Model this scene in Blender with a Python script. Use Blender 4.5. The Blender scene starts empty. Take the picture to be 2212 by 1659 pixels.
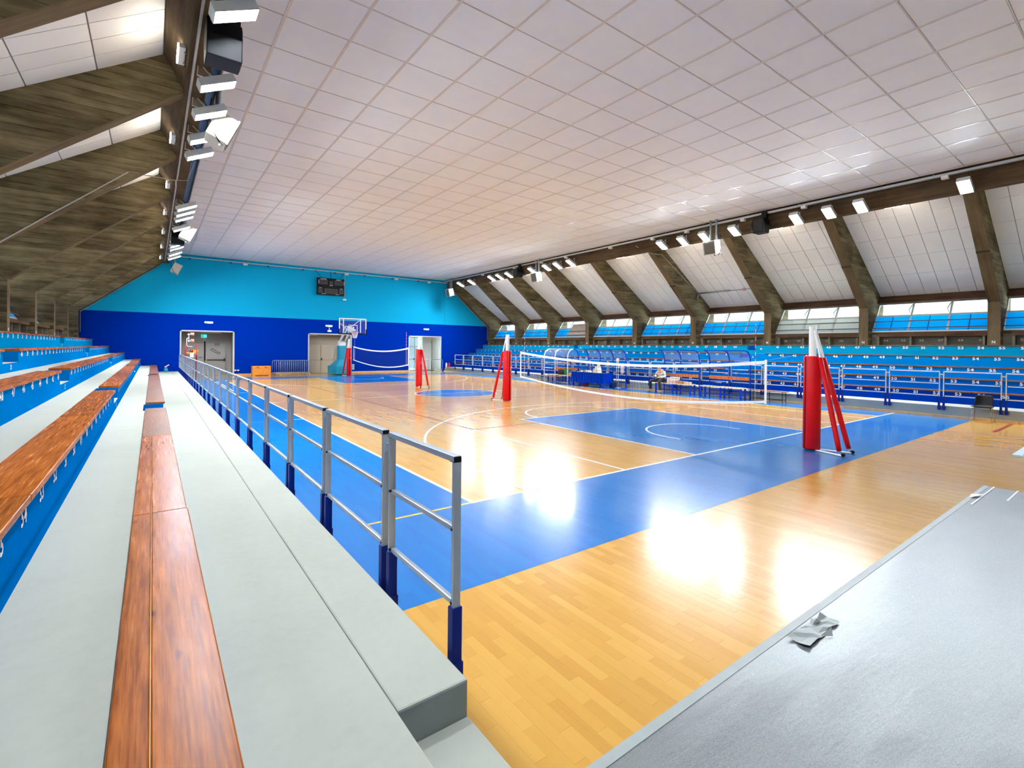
import bpy, bmesh, math, random
from mathutils import Vector, Matrix
random.seed(7)
S = bpy.context.scene
COL = S.collection
R = math.radians

# ---------------------------------------------------------------- camera, world, exposure
cam = bpy.data.cameras.new('camera')
camo = bpy.data.objects.new('camera', cam); COL.objects.link(camo)
yaw, pitch, roll = R(37.64784), R(-0.32489), R(0.58018)
cy, sy, cp, sp = math.cos(yaw), math.sin(yaw), math.cos(pitch), math.sin(pitch)
fwd = Vector((sy*cp, cy*cp, sp)); rgt = Vector((cy, -sy, 0)); upv = rgt.cross(fwd)
cr, sr = math.cos(roll), math.sin(roll)
r2 = cr*rgt + sr*upv; u2 = -sr*rgt + cr*upv
mw = Matrix((r2, u2, -fwd)).transposed().to_4x4()
mw.translation = Vector((-3.3753, -5.61697, 2.05497))
camo.matrix_world = mw
cam.sensor_fit = 'HORIZONTAL'; cam.sensor_width = 36.0
cam.lens = 1061.0375/2212*36
cam.shift_x = -(1147.8687-1106)/2212
cam.shift_y = -(829.5-758.2414)/2212
cam.clip_start = 0.05; cam.clip_end = 400
S.camera = camo

wd = bpy.data.worlds.new('sky'); S.world = wd; wd.use_nodes = True
bgn = wd.node_tree.nodes['Background']
bgn.inputs[0].default_value = (0.80, 0.90, 1.0, 1); bgn.inputs[1].default_value = 13.0

S.view_settings.view_transform = 'Standard'; S.view_settings.look = 'None'
S.view_settings.gamma = 1.0; S.view_settings.use_curve_mapping = False
S.view_settings.exposure = 0.86
S.cycles.use_denoising = True
S.cycles.max_bounces = 10; S.cycles.diffuse_bounces = 6; S.cycles.glossy_bounces = 4
S.cycles.transmission_bounces = 6; S.cycles.transparent_max_bounces = 12
S.cycles.caustics_reflective = False; S.cycles.caustics_refractive = False
S.cycles.sample_clamp_indirect = 6.0
FLOOD = 300.0          # radiance of the floodlight lenses
TUBE = 36.0            # radiance of the small linear lamps

# ---------------------------------------------------------------- helpers
def lin(c):
    return tuple((v/255/12.92 if v/255 <= 0.04045 else ((v/255+0.055)/1.055)**2.4) for v in c)

class MB:
    """collects shapes in world or local coordinates, builds ONE mesh object"""
    def __init__(s): s.v = []; s.f = []; s.m = []; s.sm = []
    def add(s, vs, fs, mi=0, smooth=False):
        o = len(s.v); s.v += [tuple(p) for p in vs]
        for f in fs: s.f.append([i+o for i in f]); s.m.append(mi); s.sm.append(smooth)
        return s
    def box(s, x0, x1, y0, y1, z0, z1, mi=0, top=None, skip=''):
        vs = [(x0,y0,z0),(x1,y0,z0),(x1,y1,z0),(x0,y1,z0),(x0,y0,z1),(x1,y0,z1),(x1,y1,z1),(x0,y1,z1)]
        fs = [[0,3,2,1],[4,5,6,7],[0,1,5,4],[1,2,6,5],[2,3,7,6],[3,0,4,7]]
        s.add(vs, fs, mi)
        if top is not None: s.m[-5] = top
        return s
    def obox(s, c, ax, half, mi=0):
        c = Vector(c); a = [Vector(x).normalized()*h for x, h in zip(ax, half)]
        vs = [c+a[0]*i+a[1]*j+a[2]*k for k in (-1,1) for i, j in ((-1,-1),(1,-1),(1,1),(-1,1))]
        fs = [[0,3,2,1],[4,5,6,7],[0,1,5,4],[1,2,6,5],[2,3,7,6],[3,0,4,7]]
        if a[0].cross(a[1]).dot(a[2]) < 0: fs = [f[::-1] for f in fs]
        return s.add(vs, fs, mi)
    def bar(s, p, q, w, h, mi=0, up=(0,0,1)):
        p, q = Vector(p), Vector(q); d = (q-p); L = d.length; d.normalize()
        u = Vector(up)
        if abs(d.dot(u)) > .97: u = Vector((1,0,0))
        a = d.cross(u).normalized(); b = a.cross(d)
        return s.obox((p+q)/2, (d, a, b), (L/2, w/2, h/2), mi)
    def tube(s, pts, r, n=8, mi=0, closed=False, caps=True):
        pts = [Vector(p) for p in pts]; N = len(pts)
        rr = r if isinstance(r, (list, tuple)) else [r]*N
        ds = []
        for i in range(N):
            a = pts[i-1] if (i > 0 or closed) else pts[i]
            b = pts[(i+1) % N] if (i < N-1 or closed) else pts[i]
            d = b-a; ds.append(d.normalized() if d.length > 1e-9 else Vector((0,0,1)))
        ref = Vector((0,0,1)) if abs(ds[0].z) < .9 else Vector((1,0,0))
        u = ds[0].cross(ref).normalized(); vs = []
        for i in range(N):
            u = (u - ds[i]*u.dot(ds[i])).normalized(); w = ds[i].cross(u)
            vs += [pts[i]+(u*math.cos(2*math.pi*k/n)+w*math.sin(2*math.pi*k/n))*rr[i] for k in range(n)]
        fs = []
        for i in range(N if closed else N-1):
            j = (i+1) % N
            for k in range(n): fs.append([i*n+k, i*n+(k+1)%n, j*n+(k+1)%n, j*n+k])
        s.add(vs, fs, mi, True)
        if caps and not closed:
            o = len(s.v)-N*n
            s.f += [[o+k for k in range(n)][::-1], [o+(N-1)*n+k for k in range(n)]]; s.m += [mi]*2; s.sm += [False]*2
        return s
    def cyl(s, p, q, r, n=12, mi=0): return s.tube([p, q], r, n, mi)
    def lathe(s, c, prof, n=16, mi=0, ax='z'):
        c = Vector(c); vs = []
        for r, z in prof:
            for k in range(n):
                a = 2*math.pi*k/n
                vs.append(c+(Vector((r*math.cos(a), r*math.sin(a), z)) if ax == 'z' else Vector((z, r*math.cos(a), r*math.sin(a)))))
        fs = [[i*n+k, i*n+(k+1)%n, (i+1)*n+(k+1)%n, (i+1)*n+k] for i in range(len(prof)-1) for k in range(n)]
        s.add(vs, fs, mi, True)
        o = len(s.v)-len(prof)*n
        if prof[0][0] > 1e-4: s.add([], [], mi); s.f.append([o+k for k in range(n)][::-1]); s.m.append(mi); s.sm.append(False)
        if prof[-1][0] > 1e-4: s.f.append([o+(len(prof)-1)*n+k for k in range(n)]); s.m.append(mi); s.sm.append(False)
        return s
    def prism(s, poly, axis, a, b, mi=0):
        """poly: list of 2D points in the plane normal to axis ('x': y,z  'y': x,z  'z': x,y)"""
        n = len(poly)
        P = {'y': lambda p, t: (p[0], t, p[1]), 'x': lambda p, t: (t, p[0], p[1]), 'z': lambda p, t: (p[0], p[1], t)}[axis]
        ar = sum(poly[i][0]*poly[(i+1)%n][1]-poly[(i+1)%n][0]*poly[i][1] for i in range(n))
        if (axis == 'y') == (ar > 0): poly = poly[::-1]
        vs = [P(p, a) for p in poly]+[P(p, b) for p in poly]
        fs = [list(range(n))[::-1], [n+i for i in range(n)]]+[[i, (i+1)%n, n+(i+1)%n, n+i] for i in range(n)]
        return s.add(vs, fs, mi)
    def quad(s, a, b, c, d, mi=0): return s.add([a, b, c, d], [[0,1,2,3]], mi)
    def text(s, t, o, ux, uy, h, mi=0, sx=1.0, align='c', thick=0.0):
        """flat lettering: o = baseline point, ux/uy unit axes, h = cap height"""
        ux, uy, o = Vector(ux), Vector(uy), Vector(o)
        k = h/CAP; x = 0.0; items = []
        for ch in t:
            vs, fs, adv = glyph(ch); items.append((vs, fs, x)); x += adv
        off = {'c': -x/2, 'l': 0, 'r': -x}[align]
        for vs, fs, x0 in items:
            s.add([o+ux*((px+x0+off)*k*sx)+uy*(py*k) for px, py in vs], fs, mi)
        return s
    def rot_y(s, c, ang):
        ca, sa = math.cos(ang), math.sin(ang)
        s.v = [(c[0]+(x-c[0])*ca+(z-c[2])*sa, y, c[2]-(x-c[0])*sa+(z-c[2])*ca) for x, y, z in s.v]
        return s
    def mesh(s, name, mats):
        me = bpy.data.meshes.new(name); me.from_pydata(s.v, [], s.f)
        for m in (mats if isinstance(mats, (list, tuple)) else [mats]): me.materials.append(m)
        me.polygons.foreach_set('material_index', s.m)
        me.polygons.foreach_set('use_smooth', s.sm); me.update()
        return me
    def build(s, name, mats, parent=None, bevel=0, **props):
        if parent is not None:
            o = wloc(parent)
            if o.length: s.v = [(a-o.x, b-o.y, c-o.z) for a, b, c in s.v]
        ob = bpy.data.objects.new(name, s.mesh(name, mats)); COL.objects.link(ob)
        if parent is not None: ob.parent = parent
        if bevel:
            b = ob.modifiers.new('bevel', 'BEVEL'); b.width = bevel; b.segments = 2; b.limit_method = 'ANGLE'
        for k, v in props.items(): ob[k] = v
        return ob

def wloc(o):
    p = Vector((0,0,0))
    while o is not None: p += o.location; o = o.parent
    return p
def tag(o, label=None, cat=None, group=None, kind=None):
    if label: o['label'] = label
    if cat: o['category'] = cat
    if group: o['group'] = group
    if kind: o['kind'] = kind
    return o
def thing(name, label, cat, loc=(0,0,0), group=None, kind=None):
    o = bpy.data.objects.new(name, None); COL.objects.link(o); o.location = loc; o.empty_display_size = .1
    return tag(o, label, cat, group, kind)
def children(o): return [c for c in ALLCH if c.parent == o]
def copy_tree(o, kids, parent=None):
    c = o.copy(); COL.objects.link(c)
    if parent is not None: c.parent = parent
    for ch, sub in kids: copy_tree(ch, sub, c)
    return c
def tree(o): return [(c, tree(c)) for c in o.children]
ORD = ['first','second','third','fourth','fifth','sixth','seventh','eighth','ninth','tenth','eleventh','twelfth','thirteenth',
 'fourteenth','fifteenth','sixteenth','seventeenth','eighteenth','nineteenth','twentieth','twenty-first','twenty-second','twenty-third','twenty-fourth','twenty-fifth']
ORD = [o for o in ORD]

# glyphs from the built-in font
_G = {}
def _raw(ch):
    cu = bpy.data.curves.new('glyph', 'FONT'); cu.body = ch; cu.resolution_u = 2; cu.offset = 0.028
    ob = bpy.data.objects.new('glyph', cu); COL.objects.link(ob)
    dg = bpy.context.evaluated_depsgraph_get(); dg.update()
    me = bpy.data.meshes.new_from_object(ob.evaluated_get(dg))
    vs = [(v.co.x, v.co.y) for v in me.vertices]; fs = [list(p.vertices) for p in me.polygons]
    bpy.data.objects.remove(ob); bpy.data.curves.remove(cu); bpy.data.meshes.remove(me)
    return vs, fs
def glyph(ch):
    if ch not in _G:
        if ch == ' ': _G[ch] = ([], [], .3)
        else:
            vs, fs = _raw(ch); x0 = min(v[0] for v in vs); x1 = max(v[0] for v in vs)
            _G[ch] = ([(x-x0+.04, y) for x, y in vs], fs, x1-x0+.11)
    return _G[ch]
CAP = max(v[1] for v in _raw('H')[0])

# ---------------------------------------------------------------- materials
def nodes(name):
    m = bpy.data.materials.new(name); m.use_nodes = True
    nt = m.node_tree; b = nt.nodes['Principled BSDF']
    return m, nt, b
def N(nt, t, **k):
    n = nt.nodes.new(t)
    for a, v in k.items(): setattr(n, a, v)
    return n
def math_(nt, op, a, b=None, c=None):
    n = N(nt, 'ShaderNodeMath', operation=op)
    for i, v in enumerate((a, b, c)):
        if v is None: continue
        if isinstance(v, (int, float)): n.inputs[i].default_value = v
        else: nt.links.new(v, n.inputs[i])
    return n.outputs[0]
def ramp(nt, fac, stops):
    n = N(nt, 'ShaderNodeValToRGB'); cr_ = n.color_ramp
    while len(cr_.elements) < len(stops): cr_.elements.new(.5)
    for e, (p, c) in zip(cr_.elements, stops): e.position = p; e.color = (*c, 1)
    nt.links.new(fac, n.inputs[0]); return n.outputs[0]
def coords(nt, scale, obj=False):
    tc = N(nt, 'ShaderNodeTexCoord'); mp = N(nt, 'ShaderNodeMapping')
    mp.inputs['Scale'].default_value = scale
    if obj: nt.links.new(tc.outputs['Object'], mp.inputs[0])
    else:
        g = N(nt, 'ShaderNodeNewGeometry'); nt.links.new(g.outputs['Position'], mp.inputs[0])
    return mp.outputs[0]
def noise(nt, vec, scale=1, detail=3, rough=.5):
    n = N(nt, 'ShaderNodeTexNoise'); n.inputs['Scale'].default_value = scale
    n.inputs['Detail'].default_value = detail; n.inputs['Roughness'].default_value = rough
    nt.links.new(vec, n.inputs['Vector']); return n.outputs['Fac']
def bump(nt, b, h, strength=.1, dist=.01):
    n = N(nt, 'ShaderNodeBump'); n.inputs['Strength'].default_value = strength; n.inputs['Distance'].default_value = dist
    nt.links.new(h, n.inputs['Height']); nt.links.new(n.outputs[0], b.inputs['Normal']); return n
def mat(name, rgb, rough=.5, metal=0, var=.08, nscale=6, spec=.5, coat=0, bumpv=0, rand=0):
    m, nt, b = nodes(name); c = lin(rgb)
    b.inputs['Roughness'].default_value = rough; b.inputs['Metallic'].default_value = metal
    b.inputs['Specular IOR Level'].default_value = spec
    if coat: b.inputs['Coat Weight'].default_value = coat; b.inputs['Coat Roughness'].default_value = .1
    nz = noise(nt, coords(nt, (1,1,1)), nscale, 4, .6)
    col = ramp(nt, nz, [(.3, tuple(x*(1-var) for x in c)), (.7, tuple(min(1, x*(1+var)) for x in c))])
    if rand:
        oi = N(nt, 'ShaderNodeObjectInfo'); hs = N(nt, 'ShaderNodeHueSaturation')
        v = math_(nt, 'MULTIPLY_ADD', oi.outputs['Random'], rand*2, 1-rand)
        nt.links.new(v, hs.inputs['Value']); nt.links.new(col, hs.inputs['Color']); col = hs.outputs[0]
    nt.links.new(col, b.inputs['Base Color'])
    if bumpv: bump(nt, b, noise(nt, coords(nt, (1,1,1)), nscale*6, 4, .6), bumpv, .004)
    return m
def emit(name, rgb, strength):
    m, nt, b = nodes(name); b.inputs['Base Color'].default_value = (*lin(rgb), 1)
    b.inputs['Emission Color'].default_value = (*lin(rgb), 1); b.inputs['Emission Strength'].default_value = strength
    return m

def cell_nodes(nt, w, L):
    """parquet strips: index along x, staggered along y"""
    g = N(nt, 'ShaderNodeNewGeometry'); sx = N(nt, 'ShaderNodeSeparateXYZ'); nt.links.new(g.outputs['Position'], sx.inputs[0])
    ix = math_(nt, 'FLOOR', math_(nt, 'DIVIDE', sx.outputs[0], w))
    off = math_(nt, 'FRACT', math_(nt, 'MULTIPLY', ix, 0.618034))
    iy = math_(nt, 'FLOOR', math_(nt, 'ADD', math_(nt, 'DIVIDE', sx.outputs[1], L), off))
    cb = N(nt, 'ShaderNodeCombineXYZ'); nt.links.new(ix, cb.inputs[0]); nt.links.new(iy, cb.inputs[1])
    wn = N(nt, 'ShaderNodeTexWhiteNoise', noise_dimensions='2D'); nt.links.new(cb.outputs[0], wn.inputs['Vector'])
    return wn.outputs['Value']
PW, PL = 0.078, 0.52
def floor_mat(name, stops, grain, rough, streak=.014, spec=.32):
    m, nt, b = nodes(name)
    v = cell_nodes(nt, PW, PL)
    gr = noise(nt, coords(nt, (60, 3, 1)), 1, 4, .6)
    big = noise(nt, coords(nt, (.25, .25, .25)), 1, 3)
    f = math_(nt, 'ADD', math_(nt, 'ADD', math_(nt, 'MULTIPLY', v, 1-grain), math_(nt, 'MULTIPLY', gr, grain)), math_(nt, 'MULTIPLY_ADD', big, .2, -.1))
    nt.links.new(ramp(nt, f, stops), b.inputs['Base Color'])
    b.inputs['Specular IOR Level'].default_value = spec
    b.inputs['Roughness'].default_value = .24; b.inputs['Coat Weight'].default_value = .4 if spec > .25 else .35; b.inputs['Coat Roughness'].default_value = rough; b.inputs['Coat IOR'].default_value = 1.45
    bump(nt, b, noise(nt, coords(nt, (5, 1.0, 1)), 1, 1), streak, .006)
    return m
WOOD = floor_mat('beech parquet', [(0.0, lin((178,132,56))), (.16, lin((189,141,62))), (.6, lin((197,150,69))), (1.0, lin((203,157,77)))], .25, .085)
BLUEF = floor_mat('blue court paint', [(0.0, lin((0,102,176))), (1.0, lin((0,110,182)))], .2, .085, spec=.2)
WHITEL = mat('white court line', (226,226,222), .25, var=.03)
REDL = mat('red court line', (150,50,38), .25, var=.05)
YELL = mat('yellow court line', (228,178,60), .25, var=.05)

def concrete(name, dark, light, stretch, seam=None):
    m, nt, b = nodes(name)
    v = coords(nt, stretch)
    n1 = noise(nt, v, 1, 6, .62); n2 = noise(nt, coords(nt, (.9,.9,.9)), 1, 4, .6)
    f = math_(nt, 'ADD', math_(nt, 'MULTIPLY', n1, .6), math_(nt, 'MULTIPLY', n2, .4))
    h = n1
    if seam:
        g = N(nt, 'ShaderNodeNewGeometry'); sx = N(nt, 'ShaderNodeSeparateXYZ'); nt.links.new(g.outputs['Position'], sx.inputs[0])
        zz = math_(nt, 'DIVIDE', math_(nt, 'ADD', sx.outputs[2], math_(nt, 'MULTIPLY', noise(nt, coords(nt, (.5,.5,.5)), 1, 2), .06)), seam)
        wn = N(nt, 'ShaderNodeTexWhiteNoise', noise_dimensions='1D'); nt.links.new(math_(nt, 'FLOOR', zz), wn.inputs['W'])
        f = math_(nt, 'ADD', f, math_(nt, 'MULTIPLY_ADD', wn.outputs['Value'], .16, -.08))
        fr = math_(nt, 'ABSOLUTE', math_(nt, 'SUBTRACT', math_(nt, 'FRACT', zz), .5))
        gate = math_(nt, 'MULTIPLY', math_(nt, 'SUBTRACT', noise(nt, coords(nt, (1.6, 1.6, 5)), 1, 3, .6), .40), 5)
        gate = math_(nt, 'MINIMUM', math_(nt, 'MAXIMUM', gate, 0), 1)
        ln = math_(nt, 'MULTIPLY', math_(nt, 'GREATER_THAN', fr, .455), gate)
        f = math_(nt, 'SUBTRACT', f, math_(nt, 'MULTIPLY', ln, .2)); h = math_(nt, 'SUBTRACT', n1, math_(nt, 'MULTIPLY', ln, .6))
    nt.links.new(ramp(nt, f, [(.22, lin(tuple(x*.5 for x in dark))), (.40, lin(dark)), (.63, lin(light)), (.9, lin(tuple(min(255, x*1.15) for x in light)))]), b.inputs['Base Color'])
    b.inputs['Roughness'].default_value = .85; b.inputs['Specular IOR Level'].default_value = .1
    bump(nt, b, h, .35, .02)
    return m
CONC = concrete('board-marked concrete', (88,78,56), (132,119,90), (1.2, 1.2, 7), .15)
CONCS = concrete('smooth soffit concrete', (88,76,54), (120,104,80), (.6, 6, .6))
CONCB = concrete('dark beam concrete', (72,58,42), (102,84,64), (4, .5, 6))
CONCG = concrete('grey wall concrete', (98,92,80), (126,120,106), (.8, .8, 5))

def painted(name, rgb, var=.05, rough=.55, st=(.6,.6,.6), bumpv=.05):
    m, nt, b = nodes(name); c = lin(rgb)
    n1 = noise(nt, coords(nt, st), 1, 5, .6); n2 = noise(nt, coords(nt, (14,14,14)), 1, 4, .65)
    f = math_(nt, 'ADD', math_(nt, 'MULTIPLY', n1, .7), math_(nt, 'MULTIPLY', n2, .3))
    nt.links.new(ramp(nt, f, [(.3, tuple(x*(1-var*1.6) for x in c)), (.5, c), (.72, tuple(min(1, x*(1+var)) for x in c))]), b.inputs['Base Color'])
    b.inputs['Roughness'].default_value = rough; b.inputs['Specular IOR Level'].default_value = 0.0
    bump(nt, b, n2, bumpv, .01)
    return m
TREAD = painted('pale grey-green floor paint', (167,170,160), .06, .5)
GREYP = painted('grey platform paint', (142,150,148), .05, .5)
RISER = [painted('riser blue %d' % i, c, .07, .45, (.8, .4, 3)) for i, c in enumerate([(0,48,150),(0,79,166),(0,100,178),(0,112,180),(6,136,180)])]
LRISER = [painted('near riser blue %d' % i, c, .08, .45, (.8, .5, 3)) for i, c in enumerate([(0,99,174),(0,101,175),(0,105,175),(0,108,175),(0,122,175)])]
NOTCH = painted('dark blue step paint', (0,66,170), .06, .5)
DBLUE = painted('dark blue wall paint', (0,46,160), .04, .6, (.2,.2,.2), .03)
LBLUE = painted('light blue wall paint', (20,166,206), .03, .6, (.2,.2,.2), .03)
WALLG = painted('grey lobby paint', (150,148,142), .05, .6)
BEIGE = painted('beige lobby paint', (176,166,146), .05, .6)
LOBBYW = painted('white lobby paint', (214,220,220), .03, .6)
CEIL = mat('white ceiling panel', (226,230,233), .7, var=.02, nscale=2, rand=.018)
CEILB = mat('ceiling void lining', (150,146,142), .8)
TBAR = mat('white enamelled grid bar', (200,194,188), .28, var=.02)
SLOPE = mat('white slope panel', (236,238,236), .55, var=.02, nscale=2, rand=.015)

def plankmat(name, a, b_, rough=.26):
    m, nt, b = nodes(name)
    oi = N(nt, 'ShaderNodeObjectInfo')
    tc = N(nt, 'ShaderNodeNewGeometry'); mp = N(nt, 'ShaderNodeMapping'); mp.inputs['Scale'].default_value = (34, 1.3, 34)
    ad = N(nt, 'ShaderNodeVectorMath', operation='ADD'); cb = N(nt, 'ShaderNodeCombineXYZ')
    nt.links.new(math_(nt, 'MULTIPLY', oi.outputs['Random'], 90), cb.inputs[0]); nt.links.new(math_(nt, 'MULTIPLY', oi.outputs['Random'], 37), cb.inputs[1])
    nt.links.new(tc.outputs['Position'], ad.inputs[0]); nt.links.new(cb.outputs[0], ad.inputs[1]); nt.links.new(ad.outputs[0], mp.inputs[0])
    g1 = noise(nt, mp.outputs[0], 2.6, 3, .55)
    g2 = noise(nt, mp.outputs[0], 1.2, 5, .6)
    wear = noise(nt, coords(nt, (3, 1.2, 3)), 1, 4, .6)
    f = math_(nt, 'ADD', math_(nt, 'ADD', math_(nt, 'MULTIPLY', g1, .42), math_(nt, 'MULTIPLY', g2, .42)), math_(nt, 'MULTIPLY', wear, .16))
    base = ramp(nt, f, [(.28, lin(tuple(x*.66 for x in a))), (.44, lin(a)), (.60, lin(b_)), (.80, lin(tuple(min(255, x*1.2) for x in b_)))])
    kn = N(nt, 'ShaderNodeTexVoronoi'); kn.inputs['Scale'].default_value = 1.0
    nt.links.new(coords(nt, (7, 2.2, 3)), kn.inputs['Vector'])
    kf = ramp(nt, kn.outputs['Distance'], [(.03, (.25,.2,.16)), (.11, (1,1,1))])
    mx = N(nt, 'ShaderNodeMix', data_type='RGBA', blend_type='MULTIPLY'); mx.inputs[0].default_value = .8
    nt.links.new(base, mx.inputs[6]); nt.links.new(kf, mx.inputs[7])
    hs = N(nt, 'ShaderNodeHueSaturation'); nt.links.new(math_(nt, 'MULTIPLY_ADD', oi.outputs['Random'], .3, .85), hs.inputs['Value'])
    nt.links.new(mx.outputs[2], hs.inputs['Color']); nt.links.new(hs.outputs[0], b.inputs['Base Color'])
    nt.links.new(math_(nt, 'MULTIPLY_ADD', g2, .12, rough-.06), b.inputs['Roughness'])
    b.inputs['Specular IOR Level'].default_value = .06
    bump(nt, b, g2, .06, .006)
    return m
PLANK = plankmat('varnished pine plank', (138,70,18), (182,104,38))
PLANKD = plankmat('worn dark pine plank', (104,66,44), (142,94,66), .34)
ORANGEW = mat('orange stained board', (206,116,48), .4, var=.15, nscale=9)
VAULTW = mat('orange varnished plywood', (222,142,52), .35, var=.12, nscale=5)
BROWNW = concrete('dark brown timber', (70,50,38), (104,78,60), (9, .6, 9))

ALU = mat('brushed aluminium', (176,188,200), .36, .45, .04)
ALUW = mat('pale painted steel', (206,214,220), .35, .2, .04)
BLACKP = mat('black plastic', (12,12,14), .45, var=.1, spec=.2)
BLUES = mat('dark blue steel', (0,36,128), .45, var=.06, spec=.15)
BLUED = mat('dugout blue steel', (0,62,188), .45, var=.06, spec=.15)
STEELW = mat('white steel', (232,232,228), .35, var=.03)
GALV = mat('galvanised steel', (150,160,168), .4, .6, .08)
CHROME = mat('chrome tube', (200,198,194), .18, 1, .02)
REDP = mat('red vinyl padding', (206,10,20), .5, spec=.25, var=.06, nscale=4, bumpv=.15)
REDM = mat('red painted steel', (140,22,24), .4)
YELW = mat('yellow painted wood', (226,160,40), .45, var=.08)
PINK = mat('faded pink roller', (218,150,134), .6, var=.06)
WHITEP = mat('white plastic', (228,228,224), .4, var=.02)
CREAM = mat('cream enamel', (226,222,200), .38, var=.03)
PAPER = mat('white paper', (236,236,232), .7, var=.02)
TEAL = mat('teal vinyl padding', (0,140,166), .5, var=.06)
CLOTHB = mat('royal blue cloth', (0,48,178), .9, var=.1, nscale=3, bumpv=.2, spec=.0)
GREENB = mat('green fabric', (16,120,60), .7, var=.1)
DARKB = mat('dark bag fabric', (40,30,30), .8)
BASIN = mat('dark red plastic', (130,18,30), .35)
CARD = mat('brown cardboard', (190,140,84), .75, var=.08)
NETM = mat('black net cord', (22,24,34), .8)
NETW = mat('white net tape', (238,238,232), .6, var=.03)
GREENE = emit('lit green exit pictogram', (40,190,90), .6)
EXITW = emit('lit exit light cover', (222,242,226), .45)
EXITT = emit('lit teal exit sign', (50,190,180), 1.3)
DOORG = mat('grey steel door', (156,156,152), .45, var=.04)
DOORB = mat('beige steel door', (182,170,148), .5, var=.04)
ALUF = mat('white aluminium frame', (205,213,214), .4, .2, .03)
SKIRT = mat('light wood skirting', (214,172,112), .35, var=.12, nscale=8)
WIRE = mat('grey conduit', (176,172,164), .45, var=.05)
TRAYM = mat('light grey cable tray', (186,192,196), .4, .3, .05)
DARKV = mat('dark shadow gap lining', (52,46,40), .9)
SKIN = mat('skin', (206,150,122), .5, var=.06)
SHIRT = mat('pale blue-grey shirt', (206,216,214), .8, var=.08, nscale=20)
TROUS = mat('dark trousers', (38,38,46), .85, var=.15)
SHOE = mat('light suede shoe', (150,132,110), .7)
BEARD = mat('grey beard', (206,202,196), .9)
NUMW = mat('white stencil paint', (222,226,228), .5, var=.08, nscale=20)
NUMG = mat('grey stencil paint', (200,200,192), .6, var=.08, nscale=20)
GROUND = mat('pale paving outside', (205,204,196), .9)
EAVE = mat('whitewashed eave', (212,216,214), .85, var=.06, nscale=3)
SILVER = None
def silver():
    m, nt, b = nodes('silver floor cover')
    fine = noise(nt, coords(nt, (170,170,170)), 1, 2, .7)
    wr = noise(nt, coords(nt, (.9, 4.5, 1)), 1, 5, .62)
    big = noise(nt, coords(nt, (.7, 1.6, 1)), 1, 2)
    nt.links.new(ramp(nt, fine, [(.3, lin((116,121,123))), (.7, lin((146,152,154)))]), b.inputs['Base Color'])
    b.inputs['Metallic'].default_value = .5; b.inputs['Roughness'].default_value = .36
    h = math_(nt, 'ADD', math_(nt, 'ADD', math_(nt, 'MULTIPLY', wr, 1.0), math_(nt, 'MULTIPLY', big, 2.2)), math_(nt, 'MULTIPLY', fine, .05))
    bump(nt, b, h, .34, .035)
    return m
SILVER = silver()
TAPE = mat('grey duct tape', (150,158,156), .5, .2, .05)

def glassy(name, tint, tr=.85, rough=.05):
    m = bpy.data.materials.new(name); m.use_nodes = True; nt = m.node_tree
    b = nt.nodes['Principled BSDF']; out = nt.nodes['Material Output']
    b.inputs['Base Color'].default_value = (*tint, 1); b.inputs['Roughness'].default_value = rough
    t = N(nt, 'ShaderNodeBsdfTransparent'); t.inputs[0].default_value = (*tint, 1)
    mx = N(nt, 'ShaderNodeMixShader'); mx.inputs[0].default_value = 1-tr
    nt.links.new(t.outputs[0], mx.inputs[1]); nt.links.new(b.outputs[0], mx.inputs[2]); nt.links.new(mx.outputs[0], out.inputs[0])
    return m
GLASS = glassy('clear pane', (.93,.97,.97), .88)
GLASST = glassy('tinted entrance pane', (.78,.85,.85), .92)
CANOPY = glassy('clear canopy sheet', (.80,.88,.95), .93)
BOARDG = glassy('clear backboard', (.92,.95,.97), .975)
def translucent(name, rgb, diff=.35):
    m = bpy.data.materials.new(name); m.use_nodes = True; nt = m.node_tree
    out = nt.nodes['Material Output']; b = nt.nodes['Principled BSDF']
    c = lin(rgb); b.inputs['Base Color'].default_value = (*c, 1); b.inputs['Roughness'].default_value = .7; b.inputs['Specular IOR Level'].default_value = .15
    t = N(nt, 'ShaderNodeBsdfTranslucent'); t.inputs[0].default_value = (*c, 1)
    mx = N(nt, 'ShaderNodeMixShader'); mx.inputs[0].default_value = diff
    nt.links.new(t.outputs[0], mx.inputs[1]); nt.links.new(b.outputs[0], mx.inputs[2]); nt.links.new(mx.outputs[0], out.inputs[0])
    return m
POLYB = translucent('blue polycarbonate', (0,186,235))
POLYW = translucent('frosted polycarbonate', (196,200,196))
LENS = emit('floodlight lens', (240,247,255), FLOOD)
TUBEM = emit('linear lamp lens', (255,244,224), TUBE)

# ---------------------------------------------------------------- key dimensions
CX = 7.22                                  # hall axis
def mir(x): return 2*CX-x
YF, YN = 32.9, -10.4                       # end wall, near wall
FRAMES = [-10.2, -6.0, -1.68, 2.52, 6.75, 11.06, 15.39, 19.75, 24.06, 28.4, 32.70]
ZC = 7.85; CL, CRt = -2.24, 16.70          # flat ceiling
RX = [17.5, 18.28, 19.05, 19.8, 20.55]; LX = [-3.18, -3.95, -4.70, -5.42, -6.15]
TZ = [.75, 1.135, 1.52, 1.90, 2.29]
PLX, PRX, PZ = -2.096, 16.5, .37           # platform fronts
AISLE = [(6.65, 7.9), (20.0, 21.1)]

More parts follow.
